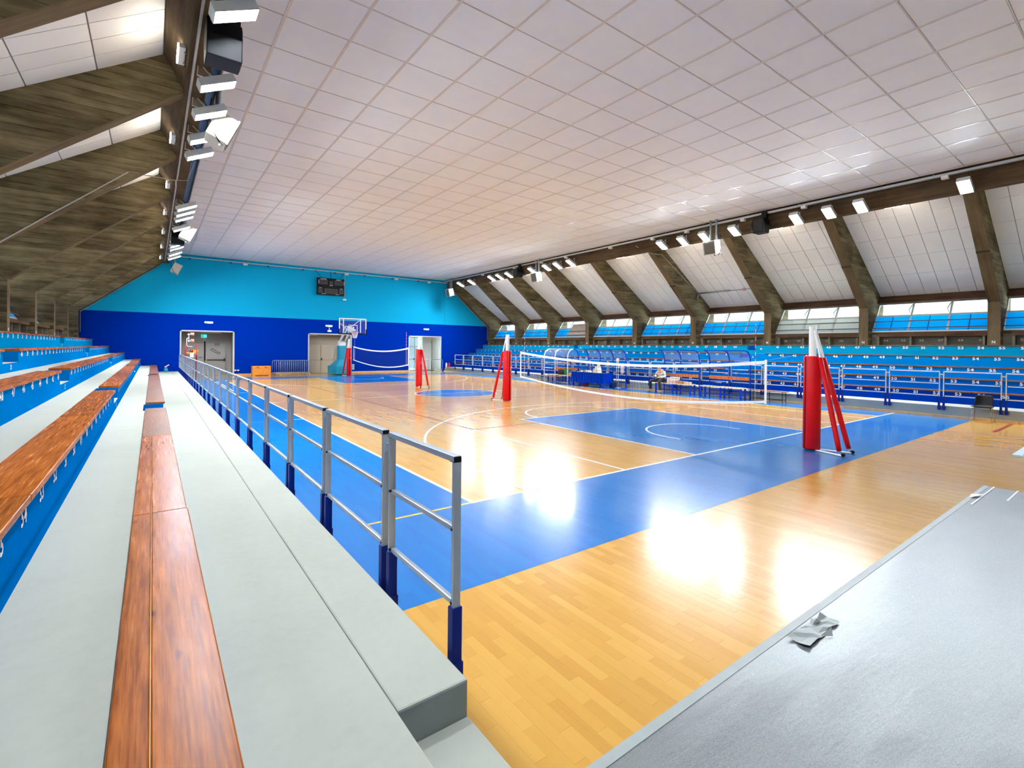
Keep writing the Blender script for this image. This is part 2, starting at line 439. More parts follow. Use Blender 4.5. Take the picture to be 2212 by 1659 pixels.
# ---------------------------------------------------------------- floor
fl = MB().box(-9, 23.4, YN, YF+3.2, -.25, 0).build('floor', WOOD, kind='structure', label='glossy beech parquet floor of the sports hall')
def flat(name, m, polys, z=.0012):
    b = MB()
    for p in polys:
        n = len(p); ar = sum(p[i][0]*p[(i+1)%n][1]-p[(i+1)%n][0]*p[i][1] for i in range(n))
        if ar < 0: p = p[::-1]
        b.add([(x, y, z) for x, y in p], [list(range(n))])
    return b.build(name, m, fl)
def rect(x0, x1, y0, y1): return [(x0,y0),(x1,y0),(x1,y1),(x0,y1)]
flat('blue_border', BLUEF, [rect(PLX, PRX, -2, 0), rect(PLX, PRX, 28, 30), rect(PLX, 0, 0, 28), rect(15, PRX, 0, 28)])
for y0, y1 in ((0, 5.75), (22.25, 28)):
    flat('blue_key', BLUEF, [rect(5.09, 9.91, y0, y1)])
circ = lambda cx_, cy_, r, a0, a1, n: [(cx_+r*math.cos(R(a0+(a1-a0)*i/n)), cy_+r*math.sin(R(a0+(a1-a0)*i/n))) for i in range(n+1)]
flat('blue_centre_circle', BLUEF, [circ(7.5, 14, 1.78, 0, 360, 64)[:-1]])
def line(p, q, w=.055, m=WHITEL, z=.0022):
    p, q = Vector(p), Vector(q); d = (q-p).normalized(); n = Vector((-d.y, d.x))*w/2
    return flat('court_line', m, [[tuple(p+n), tuple(q+n), tuple(q-n), tuple(p-n)]], z)
def arc(cx_, cy_, r, a0, a1, n=48, w=.055, m=WHITEL, z=.0022):
    o, i = circ(cx_, cy_, r+w/2, a0, a1, n), circ(cx_, cy_, r-w/2, a0, a1, n)
    return flat('court_line', m, [[o[k], o[k+1], i[k+1], i[k]] for k in range(n)], z)
YLX = -1.45
line((-.03,0), (PRX,0)); line((0,0), (0,28)); line((-.03,28), (15.03,28)); line((15,0), (15,28)); line((0,14), (15,14), z=.0024)
line((YLX,0), (-.03,0), .045, YELL); line((YLX,.12), (YLX,1.62), .045, YELL)
arc(7.5, 14, 1.8, 0, 360, 64)
for s_, yb in ((1, 0), (-1, 28)):
    Y = lambda y: yb+s_*y
    line((5.06,Y(0)), (5.06,Y(5.8))); line((9.94,Y(0)), (9.94,Y(5.8))); line((4.95,Y(5.775)), (10.05,Y(5.775)))
    arc(7.5, Y(5.8), 1.8, 0 if s_ > 0 else 180, 180 if s_ > 0 else 360, 32)
    line((.93,Y(0)), (.93,Y(3.0))); line((14.07,Y(0)), (14.07,Y(3.0)))
    a = math.degrees(math.asin((3.0-1.575)/6.72))
    arc(7.5, Y(1.575), 6.72, a if s_ > 0 else 180+a, 180-a if s_ > 0 else 360-a, 64)
    arc(7.5, Y(1.575), 1.275, 0 if s_ > 0 else 180, 180 if s_ > 0 else 360, 32)
    for x in (6.225, 8.775): line((x,Y(1.2)), (x,Y(1.6)))
for x in (3.0, 12.0):
    line((x,5), (x,23), .05, REDL, .0026); line((x,0), (x,5), .05, WHITEL, .0026)
line((3,5), (12,5), .05, REDL, .0026); line((3,23), (12,23), .05, REDL, .0026)
line((3,11), (12,11), .05, REDL, .0026); line((3,17), (12,17), .05, REDL, .0026)
line((13.9,-2.88), (16.3,-2.88), .09, REDL)
line((-.5,9.2), (0,9.2), .05); line((-.5,18.8), (0,18.8), .05)
line((PLX,9.3), (-.6,9.3), .012); line((-.5,19.8), (-.5,27.1), .05)
# individual strips of the parquet in the foreground
pm = MB().box(.0006, PW-.0006, .0006, PL-.0006, -.004, .0008).mesh('plank', WOOD)
cells = []
for ix in range(-25, 95):
    off = (ix*0.618034) % 1.0
    for iy in range(-12, 0):
        y0 = (iy-off)*PL; x0 = ix*PW
        if y0 < -3.9 or y0+PL > -2.02 or x0 < PLX+.01: continue
        cells.append((x0+.5*(y0+3.9)*0, y0))
cells.sort(key=lambda c: (c[0]+2.1)+.4*(c[1]+4))
for x0, y0 in cells[:300]:
    o = bpy.data.objects.new('plank', pm); COL.objects.link(o); o.parent = fl; o.location = (x0, y0, 0)

# silver sheet laid on the near end of the floor
def sheet():
    nx, ny = 90, 60; b = MB(); vs = []; random.seed(3)
    for j in range(ny+1):
        for i in range(nx+1):
            x = -2.05+8.85*i/nx; y = -9.6+5.68*j/ny
            z = .008+.006*max(0, math.sin(x*1.7+2.2*math.sin(y*1.1))*math.sin(y*4.1+1.3*math.sin(x*.9)))**2
            e = min(x+2.05, 6.8-x, -3.92-y, y+9.6)
            vs.append((x, y, .004+(z-.004)*min(1, max(0, e)/.25)))
    b.add(vs, [[j*(nx+1)+i, j*(nx+1)+i+1, (j+1)*(nx+1)+i+1, (j+1)*(nx+1)+i] for j in range(ny) for i in range(nx)], 0, True)
    t = thing('floor_cover', 'silver plastic cover sheet laid over the parquet with a taped edge', 'floor cover', (2.3,-6.7,0))
    b.build('sheet', SILVER, t)
    MB().box(-2.05, 6.8, -3.96, -3.9, .0015, .0075).build('edge_tape', TAPE, t, label='grey tape strip along the sheet edge')
    c = MB(); random.seed(5)
    g = [[(.20+.066*i+random.uniform(-.02,.02)*.7, -3.99-.045*j+random.uniform(-.012,.012), .010+random.uniform(0,.022)) for i in range(9)] for j in range(4)]
    c.add([p for r_ in g for p in r_], [[j*9+i, (j+1)*9+i, (j+1)*9+i+1, j*9+i+1] for j in range(3) for i in range(8)])
    c.add([(.60,-4.02,.02),(.70,-4.0,.05),(.73,-4.06,.012)], [[0,2,1]]).add([(.42,-4.12,.02),(.55,-4.14,.05),(.50,-4.17,.012)], [[0,2,1]])
    c.build('torn_patch', TAPE, t, label='torn crumpled tape patch')
    MB().add([(.50,-4.03,.03),(.62,-4.01,.03),(.60,-4.05,.03)], [[0,2,1]]).build('tear', BLACKP, t)
    f = MB().add([(5.75,-3.93,.014),(6.0,-3.90,.014),(5.98,-4.05,.05),(5.86,-3.99,.03)], [[0,1,3],[1,2,3],[0,3,2]])
    f.build('lifted_corner', PAPER, t, label='curled white tape flap')
    for y in (-4.02, -4.28): MB().box(5.35 if y > -4.1 else 6.0, 6.8, y-.011, y+.011, .009, .0125).build('white_stripe', WHITEP, t)
sheet()
o = MB()
o.prism([(10.1,-4.7),(10.1,-3.75),(11.6,-3.75),(11.6,-4.7)], 'z', .002, .05).prism([(10.15,-4.7),(10.15,-3.9),(11.6,-3.9),(11.6,-4.7)], 'z', .05, .075)
t = thing('floor_board', 'pale blue-grey board lying on the wood past the silver sheet', 'board', (10.8,-4.2,0)); o.build('board', mat('pale board', (176,198,206), .5), t)

# ---------------------------------------------------------------- ceiling
P = 1.125
cl_ = MB().box(CL, CRt, YN, YF, ZC+.03, ZC+.10).build('ceiling', CEILB, kind='structure', label='flat suspended ceiling of white square panels')
xs = [CL]+[-.43+P*k for k in range(-1, 16) if CL+.1 < -.43+P*k < CRt-.1]+[CRt]
ys = [YN]+[.56+P*k for k in range(-9, 29) if YN+.1 < .56+P*k < YF-.1]+[YF]
for x in xs[1:-1]: MB().box(x-.024, x+.024, YN, YF, ZC-.004, ZC+.03).build('grid_bar', TBAR, cl_)
for y in ys[1:-1]: MB().box(CL, CRt, y-.010, y+.010, ZC-.002, ZC+.03).build('grid_bar', TBAR, cl_)
tiles = [(i, j) for i in range(len(xs)-1) for j in range(len(ys)-1)]
def vis(c):
    x = (xs[c[0]]+xs[c[0]+1])/2; y = (ys[c[1]]+ys[c[1]+1])/2
    d = Vector((x, y, ZC))-mw.translation; z = d.dot(fwd)
    if z < .5: return 1e9
    px = d.dot(r2)/z*1061+1148; py = 758-d.dot(u2)/z*1061
    return z if (-150 < px < 2360 and -200 < py < 900) else 1e6+z
tiles.sort(key=vis); tm = {}
rest = MB()
for k, (i, j) in enumerate(tiles):
    x0, x1, y0, y1 = xs[i]+.014, xs[i+1]-.014, ys[j]+.006, ys[j+1]-.006
    if k < 300:
        key = (round(x1-x0, 3), round(y1-y0, 3))
        if key not in tm:
            w, h = key[0]/2, key[1]/2; e = .012
            b = MB().add([(-w,-h,.02),(w,-h,.02),(w,h,.02),(-w,h,.02),(-w+e,-h+e,0),(w-e,-h+e,0),(w-e,h-e,0),(-w+e,h-e,0)],
                         [[4,7,6,5],[0,4,5,1],[1,5,6,2],[2,6,7,3],[3,7,4,0]])
            tm[key] = b.mesh('panel', CEIL)
        o = bpy.data.objects.new('panel', tm[key]); COL.objects.link(o); o.parent = cl_
        o.location = ((x0+x1)/2, (y0+y1)/2, ZC+.002+random.uniform(-.0025, .0025))
    else: rest.box(x0, x1, y0, y1, ZC, ZC+.02)
rest.build('panel_field', CEIL, cl_, kind='stuff')
MB().box(-2.9, 17.35, YN, YF+.3, 8.25, 8.45).build('roof', CONCG, kind='structure', label='flat concrete roof slab above the ceiling')
MB().box(-2.56, CL+.02, YN, YF, 8.02, 8.06).build('trim_1', mat('blue-grey void strip', (66,104,150), .5), kind='structure', label='blue strip seen in the gap beside the ceiling edge')
MB().box(CRt-.02, 17.0, YN, YF, 8.02, 8.06).build('trim_2', DARKV, kind='structure', label='dark strip in the gap beyond the far ceiling edge')
for sx in (0, 1):
    X0, X1 = (-2.89, -2.54) if sx == 0 else (mir(-2.54), mir(-2.89))
    pp = [(17.33,7.17),(16.98,7.17),(16.98,8.25),(17.66,8.25),(17.66,7.78)]
    b = MB().prism([(x, z) if sx else (mir(x), z) for x, z in pp], 'y', YN, YF)
    b.build('roof_beam', CONCB, kind='structure', label='long brown concrete beam above the near stand' if sx == 0 else 'long brown concrete beam above the stand across the court')

# ---------------------------------------------------------------- concrete frames, slopes, windows (built for the far side, mirrored for the near side)
def fr_poly(s):
    p = [(21.2,0),(21.2,3.94),(17.33,7.18),(17.33,8.10),(17.6,7.96),(23.0,4.34),(23.0,0)]
    return p if s > 0 else [(mir(x), z) for x, z in p]
SN = {1: 'stand across the court', -1: 'near stand'}
for s in (1, -1):
    for k, y in enumerate(FRAMES):
        n = len(FRAMES)-1-k
        b = MB().prism(fr_poly(s), 'y', y-.18, y+.18)
        for i_, f_ in enumerate(b.f):
            if len({round(b.v[q][1], 3) for q in f_}) > 1: b.m[i_] = 1
        o = b.build('concrete_frame', [CONC, CONCS], kind='structure', label='board-marked concrete frame over the %s, %s from the blue end wall' % (SN[s], ORD[n]))
        if y > -3:
            X = 21.197 if s > 0 else mir(21.197)
            t = MB().text('N', (X, y, 2.41), (0,-s,0), (0,0,1), .10); t.build('row_letter', NUMW, o)
            if s > 0:
                MB().prism([(19.235,5.55),(19.275,5.58),(19.275,5.5)], 'y', y-.1805, y+.1805).build('joint', DARKV, o)
sz = lambda X: 7.9-.66*(X-17.5)
DX = .932
winn = 0
for s in (1, -1):
    fx = (lambda x: x) if s > 0 else mir
    # outer slab
    b = MB().prism([(fx(x), z) for x, z in [(17.0,8.42),(17.0,8.28),(24.6,sz(24.6)+.06),(24.6,sz(24.6)+.26),(17.4,8.46)]], 'y', YN, YF+.3)
    b.build('roof', EAVE, kind='structure', label='sloping roof slab with eave above the %s' % SN[s])
    for k in range(len(FRAMES)-1):
        y0, y1 = FRAMES[k]+.18, FRAMES[k+1]-.18; n = len(FRAMES)-2-k
        nm = '%s bay from the blue end wall, above the %s' % (ORD[n], SN[s])
        nm2 = '%s bay from the end wall, %s' % (ORD[n], 'across the court' if s > 0 else 'near side')
        xr = [17.67]+[17.72+DX*i for i in range(1, 6)]+[22.62]
        nc = 7; w = (y1-y0)/nc
        sl = thing('ceiling_slope', 'white panelled slope, '+nm, None, (fx(20), (y0+y1)/2, 6.2), kind='structure')
        MB().prism([(fx(x), z) for x, z in [(17.36,sz(17.36)+.03),(22.7,sz(22.7)+.03),(22.7,sz(22.7)+.09),(17.36,sz(17.36)+.09)]], 'y', y0, y1).build('backing', CEILB, sl)
        single = (s > 0 and -6.1 < FRAMES[k] < 16) or (s < 0 and 2 < FRAMES[k] < 12)
        st = MB(); cache = {}
        for i in range(len(xr)-1):
            for j in range(nc):
                xa, xb = xr[i]+.011, xr[i+1]-.011; ya, yb = y0+w*j+.010, y0+w*(j+1)-.010
                pa = [(fx(xa), sz(xa)), (fx(xb), sz(xb)), (fx(xb), sz(xb)+.028), (fx(xa), sz(xa)+.028)]
                if single:
                    if i not in cache:
                        xm = (xa+xb)/2
                        cache[i] = MB().prism([(px-fx(xm), pz-sz(xm)) for px, pz in pa], 'y', -(yb-ya)/2, (yb-ya)/2).mesh('panel', SLOPE)
                    xm = (xa+xb)/2
                    o = bpy.data.objects.new('panel', cache[i]); COL.objects.link(o); o.parent = sl
                    o.location = Vector((fx(xm), (ya+yb)/2, sz(xm)+random.uniform(-.002, .002)))-sl.location
                else: st.prism(pa, 'y', ya, yb)
        if not single: st.build('panel_field', SLOPE, sl, kind='stuff')
        # window strip
        winn += 1
        W = thing('window_%d' % winn, 'tilted strip window of blue and clear panes, '+nm, None, (fx(22), (y0+y1)/2, 3.6), kind='structure')
        wx = lambda z: 21.70+(z-2.93)*.69          # leaning outwards
        def slat(za, zb, ya, yb, t0, t1):
            pts = [(fx(wx(za)+t0), za), (fx(wx(zb)+t0), zb), (fx(wx(zb)+t1), zb), (fx(wx(za)+t1), za)]
            return pts, ya, yb
        f = MB()
        for yy in [y0+(y1-y0)*q/3 for q in range(4)]:
            p, a, c = slat(2.93, 4.20, 0, 0, -.04, .05); f.prism(p, 'y', max(y0, yy-.032), min(y1, yy+.032))
        for za, zb in ((2.90,2.96),(3.58,3.65),(4.14,4.20)):
            p, a, c = slat(za, zb, 0, 0, -.035, .045); f.prism(p, 'y', y0, y1)
        f.build('window_frame', ALUF, W)
        for q in range(3):
            a = y0+(y1-y0)*q/3+.034; c = y0+(y1-y0)*(q+1)/3-.034
            white = s > 0 and (k == 3 or (k == 7 and q == 0))
            mid = (a+c)/2
            for u0, u1 in ((a, mid-.006), (mid+.006, c)):
                p, _, _ = slat(2.96, 3.58, 0, 0, 0, .012); MB().prism(p, 'y', u0, u1).build('lower_pane', POLYW if white else POLYB, W, label='frosted pane' if white else 'blue translucent pane')
            p, _, _ = slat(2.96, 3.58, 0, 0, -.006, .014); MB().prism(p, 'y', mid-.012, mid+.012).build('pane_joint', BLUES if not white else ALUF, W)
            p, _, _ = slat(3.65, 4.14, 0, 0, .004, .010); MB().prism(p, 'y', a, c).build('upper_pane', GLASS, W)
            if -3 < y0 < 29 and s > 0:
                b = MB().bar((fx(wx(4.12)-.04), a, 4.12), (fx(wx(3.80)-.16), a+.05, 3.86), .025, .012).bar((fx(wx(3.80)-.16), a+.05, 3.86), (fx(wx(3.66)-.04), a+.02, 3.70), .02, .012)
                b.build('window_stay', GALV, W)
        for z in (3.07, 3.36):
            X = fx(21.62+(z-3.07)*.4)
            MB().box(X-.02, X+.02, y0-.04, y1+.04, z-.022, z+.022).build('guard_rail', mat('dark steel rail', (62,66,76), .5) if 'dark steel rail' not in bpy.data.materials else bpy.data.materials['dark steel rail'], W)
        p = [(fx(22.30),4.20),(fx(22.72),4.20),(fx(22.72),4.50),(fx(22.55),4.50)]
        MB().prism(p, 'y', y0, y1).build('header', BROWNW, W, label='brown timber header')
        if s > 0 and k in (7,):   # a board covers part of this window
            p, _, _ = slat(2.98, 3.92, 0, 0, -.09, -.07)
            MB().prism(p, 'y', y0, y0+(y1-y0)*.62).build('cover_board', mat('warm grey board', (186,172,160), .6), W, label='warm grey cover board')
        # top row: brown plank on concrete brackets against the sill wall
        T = thing('back_row', 'brown bench on concrete brackets, '+nm2, 'bench', (fx(21.6), (y0+y1)/2, 2.29), kind=None)
        b = MB().box(min(fx(21.30),fx(21.65)), max(fx(21.30),fx(21.65)), y0+.03, y1-.28, 2.70, 2.80); b.build('bench_plank', BROWNW, T)
        b = MB().box(min(fx(21.62),fx(22.2)), max(fx(21.62),fx(22.2)), y0, y1, 2.81, 2.90); b.build('sill', CONCB, W)
        for q in range(4):
            yy = y1-.33-(y1-y0-.45)*q/3
            MB().box(min(fx(21.36),fx(21.65)), max(fx(21.36),fx(21.65)), yy-.035, yy+.035, 2.295, 2.70).build('bracket', CONCG, T)
        if s > 0:
            b = MB()
            for q in range(6):
                yy = y1-.52-(y1-y0-.75)*q/5.0
                num = int(round(44-(yy-2.05)/.63)) if yy > 2.36 else int(round(44+(2.05-yy)/.64))
                b.text(str(max(1, num)), (21.655, yy, 2.50), (0,-1,0), (.0,.0,1), .085, sx=1.25)
            b.build('seat_lettering', NUMG, T, kind='stuff', label='grey painted seat numbers')

# walls
for s in (1, -1):
    fx = (lambda x: x) if s > 0 else mir
    a, b_ = sorted((fx(21.66), fx(23.0)))
    MB().box(a, b_, YN, YF, 0, 2.80).build('wall_right' if s > 0 else 'wall_left', CONCG, kind='structure', label='grey concrete parapet wall behind the %s' % SN[s])
MB().box(-9.0, 23.4, YN-.3, YN, 0, 8.3).build('wall_near', painted('pale near wall', (190,196,196)), kind='structure', label='plain pale wall closing the hall behind the viewer')
DOORS = [(-1.95, .95), (5.70, 8.75), (13.5, 16.4)]; DZ = 2.95; ZS = 4.02
wf = MB()
xsn = [-9.0]+[v for d in DOORS for v in d]+[23.4]
for i in range(0, len(xsn), 2): wf.box(xsn[i], xsn[i+1], YF, YF+.3, 0, DZ)
wf.box(-9.0, 23.4, YF, YF+.3, DZ, ZS)
o = thing('wall_far', 'end wall painted dark blue below and light blue above', None, (7.2, YF, 0), kind='structure')
wf.build('lower_wall', DBLUE, o); MB().box(-9.0, 23.4, YF, YF+.3, ZS, 8.3).build('upper_wall', LBLUE, o)
MB().box(16.745, 16.755, YF-.004, YF, ZS, 7.7).build('corner_shadow', DBLUE, o)  # dark blue strip painted in for the shadow line at the wall corner
b = MB()
for x0, x1 in ((PLX, -1.98), (.98, 5.67), (8.78, 13.47), (16.43, PRX)): b.box(x0, x1, YF-.03, YF, 0, .13)
b.build('baseboard_far', SKIRT, kind='structure', label='light wooden skirting along the blue end wall')
b = MB(); yy = -9.0; i = 0
while yy < 32.4:
    b.box(PRX-.045, PRX, yy, min(32.4, yy+2.0)-.01, 0, .075); yy += 2.0
b.build('baseboard_right', SKIRT, kind='structure', label='light wooden skirting below the platform across the court')
# pipe following the slope end on the blue wall, both sides
for s in (1, -1):
    fx = (lambda x: x) if s > 0 else mir
    MB().tube([(fx(21.14), YF-.03, 2.75), (fx(21.14), YF-.03, 3.93), (fx(17.35), YF-.03, 7.1)], .02, 6).build('wall_conduit', WIRE, **dict(label='grey conduit bent along the frame at the end wall, %s' % SN[s], category='conduit'))
MB().box(-9.5, 24.5, YN-.3, YF+3.4, -.4, -.26).build('ground', GROUND, kind='structure', label='pale paving around the hall')
MB().box(-60, 75, -60, 95, -.6, -.45).build('ground', GROUND, kind='structure', label='pale open ground outside the hall')

# ---------------------------------------------------------------- doors
def surround(p, x0, x1):
    b = MB()
    b.box(x0-.05, x0+.03, YF-.03, YF+.31, 0, DZ+.05).box(x1-.03, x1+.05, YF-.03, YF+.31, 0, DZ+.05).box(x0-.05, x1+.05, YF-.03, YF+.31, DZ-.03, DZ+.05)
    b.build('door_frame', ALUF, p)
def niche(p, x0, x1, d, m):
    b = MB(); y0, y1 = YF+.3, YF+.3+d
    b.box(x0-.1, x0, y0, y1, 0, DZ).box(x1, x1+.1, y0, y1, 0, DZ).box(x0-.1, x1+.1, y0, y1, DZ, DZ+.1)
    b.build('reveal', m, p)
def exit_pict(b, x, y, z, w, h):
    b.text('E', (x-.28*w, y, z-.3*h), (1,0,0), (0,0,1), h*.6)
D = thing('door_1', 'grey double exit door in the recess behind the referee chair', None, (-.5, YF, 0), kind='structure')
surround(D, *DOORS[0]); niche(D, -1.95, .95, 1.0, WALLG)
MB().box(-2.05, 1.05, YF+1.3, YF+1.4, 0, DZ+.1).build('back_wall', WALLG, D)
Yd = YF+1.28
for x0, x1, nm in ((-1.55,-.62,'door_leaf'), (-.54,.62,'door_leaf')):
    l = MB().box(x0, x1, Yd-.05, Yd+.02, .01, 2.12).build(nm, DOORG, D, bevel=.006)
    if x0 > -1: MB().box(x0+.08, x1-.06, Yd-.13, Yd-.09, 1.02, 1.07).box(x1-.10, x1-.04, Yd-.14, Yd-.05, .96, 1.14).build('push_bar', BLACKP, l, label='black end and grey push bar')
MB().box(-.62, -.54, Yd-.09, Yd-.02, 1.0, 2.3).build('closing_strip', BLACKP, D, label='black vertical strip between the leaves')
MB().box(-1.6, .66, Yd-.045, Yd-.005, 2.12, 2.17).build('lintel', DOORG, D)
MB().box(-.9, .35, YF+.75, YF+.85, 2.86, 2.9).build('tube_lamp', WHITEP, D)
sg = tag(MB().box(-.78, -.48, Yd-.12, Yd-.06, 2.55, 2.75).build('exit_sign', EXITT), 'lit teal exit sign with arrow above the grey door', 'sign')
MB().box(-.76, -.64, Yd-.124, Yd-.119, 2.58, 2.72).add([(-.60,Yd-.123,2.65),(-.54,Yd-.123,2.69),(-.54,Yd-.123,2.61)], [[0,2,1]]).box(-.55, -.50, Yd-.124, Yd-.119, 2.635, 2.665).build('arrow', WHITEP, sg)
pl = thing('wall_sign', 'dark tilted plate reading USCITA on the grey door', 'sign', (.02, Yd-.06, 1.62))
ax = Vector((math.cos(R(-32)), 0, math.sin(R(-32)))); ay = Vector((-ax.z, 0, ax.x))
MB().obox((.02, Yd-.062, 1.62), (ax, (0,1,0), ay), (.30,.006,.085)).build('plate', mat('dark plate', (70,70,66), .6), pl)
MB().text('USCITA', Vector((.02, Yd-.072, 1.62))-ay*.05, ax, ay, .10).build('lettering', NUMG, pl)
tag(MB().box(-.02, .28, Yd-.06, Yd-.052, 2.0, 2.17).build('paper_notice', mat('grey notice', (128,126,124), .7)), 'grey paper notice above the tilted exit plate', 'notice')
tag(MB().box(-.92, -.70, Yd-.06, Yd-.052, 1.15, 1.26).build('paper_notice', mat('lined notice', (120,122,116), .7)), 'small striped notice low on the narrower grey door leaf', 'notice')
D = thing('door_2', 'beige double door in the recess behind the basketball stand', None, (7.2, YF, 0), kind='structure')
surround(D, *DOORS[1]); niche(D, 5.70, 8.75, .55, BEIGE); MB().box(5.6, 8.85, YF+.85, YF+.95, 0, DZ+.1).build('back_wall', BEIGE, D)
Yd = YF+.84
for x0, x1 in ((5.78, 6.72), (6.74, 7.68)):
    l = MB().box(x0, x1, Yd-.04, Yd+.02, .01, 2.15).build('door_leaf', DOORB, D, bevel=.006)
    MB().box(x0, x1, Yd-.046, Yd-.03, 1.0, 1.012).build('groove', DARKV, l)
MB().box(6.76, 6.82, Yd-.1, Yd-.03, .98, 1.14).bar((6.79,Yd-.09,1.1), (6.92,Yd-.09,1.1), .02, .02).build('handle', BLACKP, D)
MB().box(5.8, 6.4, YF+.4, YF+.5, 2.85, 2.9).build('tube_lamp', WHITEP, D)
D = thing('door_3', 'open glazed entrance door with bright daylight outside', None, (15, YF, 0), kind='structure')
surround(D, *DOORS[2]); niche(D, 13.5, 16.4, 1.9, LOBBYW)
f = MB(); Yg = YF+2.15
for x in (13.52, 13.95, 14.25, 14.93, 15.3, 15.85, 16.36): f.box(x-.03, x+.03, Yg-.03, Yg+.03, 0, DZ)
for z in (.03, 1.0, 2.1, 2.9): f.box(13.5, 16.4, Yg-.03, Yg+.03, z-.03, z+.03)
f.build('glazing_bars', mat('pale green frame', (120,164,168), .4), D)
for x0, x1 in ((13.55,13.92),(13.98,14.22),(14.28,14.9),(14.96,15.27),(15.33,15.82),(15.88,16.33)):
    for z0, z1 in ((.06,.97),(1.03,2.07),(2.13,2.87)): MB().box(x0, x1, Yg-.004, Yg+.004, z0, z1).build('pane', GLASST, D)
l = MB(); pA, pB = (13.56, YF+.35), (13.98, YF-.25)
for t0, t1, z0, z1 in ((0,.08,.05,2.15),(.92,1,.05,2.15),(0,1,.05,.15),(0,1,2.05,2.15),(0,1,1.0,1.06)):
    a = Vector((pA[0]+(pB[0]-pA[0])*t0, pA[1]+(pB[1]-pA[1])*t0, 0)); c = Vector((pA[0]+(pB[0]-pA[0])*t1, pA[1]+(pB[1]-pA[1])*t1, 0))
    l.bar(a+Vector((0,0,(z0+z1)/2)), c+Vector((0,0,(z0+z1)/2)), .04, z1-z0)
lf = l.build('door_leaf', ALUF, D)
MB().bar((pA[0], pA[1], 1.1), (pB[0], pB[1], 1.1), .006, 2.0).build('pane', GLASS, lf)
MB().box(13.84, 13.9, YF-.22, YF-.12, 1.0, 1.12).build('handle', BLACKP, lf)
MB().tube([(16.05,YF+1.0,.0),(16.05,YF+1.0,2.7)], .03, 6).build('pole', mat('dark grey pole', (96,100,100), .5), D)
MB().box(15.45, 16.4, YF+1.6, YF+1.66, 0, DZ).build('lobby_panel', LOBBYW, D)
MB().box(12.6, 17.4, YF+2.3, YF+5.2, 3.05, 3.2).box(12.6, 17.4, YF+5.4, YF+5.6, 0, 3.4).build('daylight_baffle', painted('grey porch wall', (150,156,156)), D)  # canopy and wall added outside to cut the daylight through the glass
MB().box(15.1, 16.3, YF+1.0, YF+1.9, .0, .02).build('door_mat', BLACKP, D)

def exit_light(x, z, lab, x1=None):
    t = thing('exit_light', lab, 'exit light', (x, YF-.06, z))
    b = MB(); pts = [(-.22,-.03),(-.25,0),(-.22,.06),(.22,.06),(.25,.03),(.22,-.05),(.0,-.06)]
    b.prism([(x+p, z+q) for p, q in pts], 'y', YF-.09, YF-.001).build('cover', EXITW, t)
    MB().box(x-.15, x-.06, YF-.095, YF-.089, z-.03, z+.04).build('pictogram', GREENE, t); MB().box(x+.12, x+.17, YF-.095, YF-.089, z-.02, z+.03).build('arrow', GREENE, t)
    MB().box(x-.22, x+.22, YF-.10, YF-.001, z+.062, z+.08).build('housing', WHITEP, t)
exit_light(-.46, 3.52, 'oval lit exit light above the grey double door')
exit_light(7.10, 3.56, 'oval lit exit light above the beige door by the basketball board')
exit_light(15.02, 3.56, 'oval lit exit light above the open entrance door')
t = thing('emergency_lamp', 'white emergency lamp hanging under the exit light by the basketball board', 'lamp', (7.12, YF-.1, 3.2))
MB().box(6.98, 7.26, YF-.16, YF-.03, 3.12, 3.26).build('housing', WHITEP, t, bevel=.02); MB().box(7.10, 7.14, YF-.08, YF-.03, 3.26, 3.44).build('bracket', WHITEP, t)
MB().box(7.06, 7.24, YF-.165, YF-.158, 3.14, 3.24).build('lens', EXITW, t)
for i, (x, z, w, h, lab) in enumerate(((1.07,.36,.12,.08,'white socket plate beside the grey door, next to its frame'), (1.23,.36,.12,.08,'white socket plate beside the grey door, further from its frame'),
        (8.93,.62,.18,.09,'top plate of three white socket plates behind the netted post'), (8.93,.47,.18,.09,'middle plate of three white socket plates behind the netted post'), (8.93,.32,.18,.09,'bottom plate of three white socket plates behind the netted post'))):
    tag(MB().box(x-w/2, x+w/2, YF-.02, YF, z-h/2, z+h/2).build('socket_plate', WHITEP, bevel=.006), lab, 'socket')

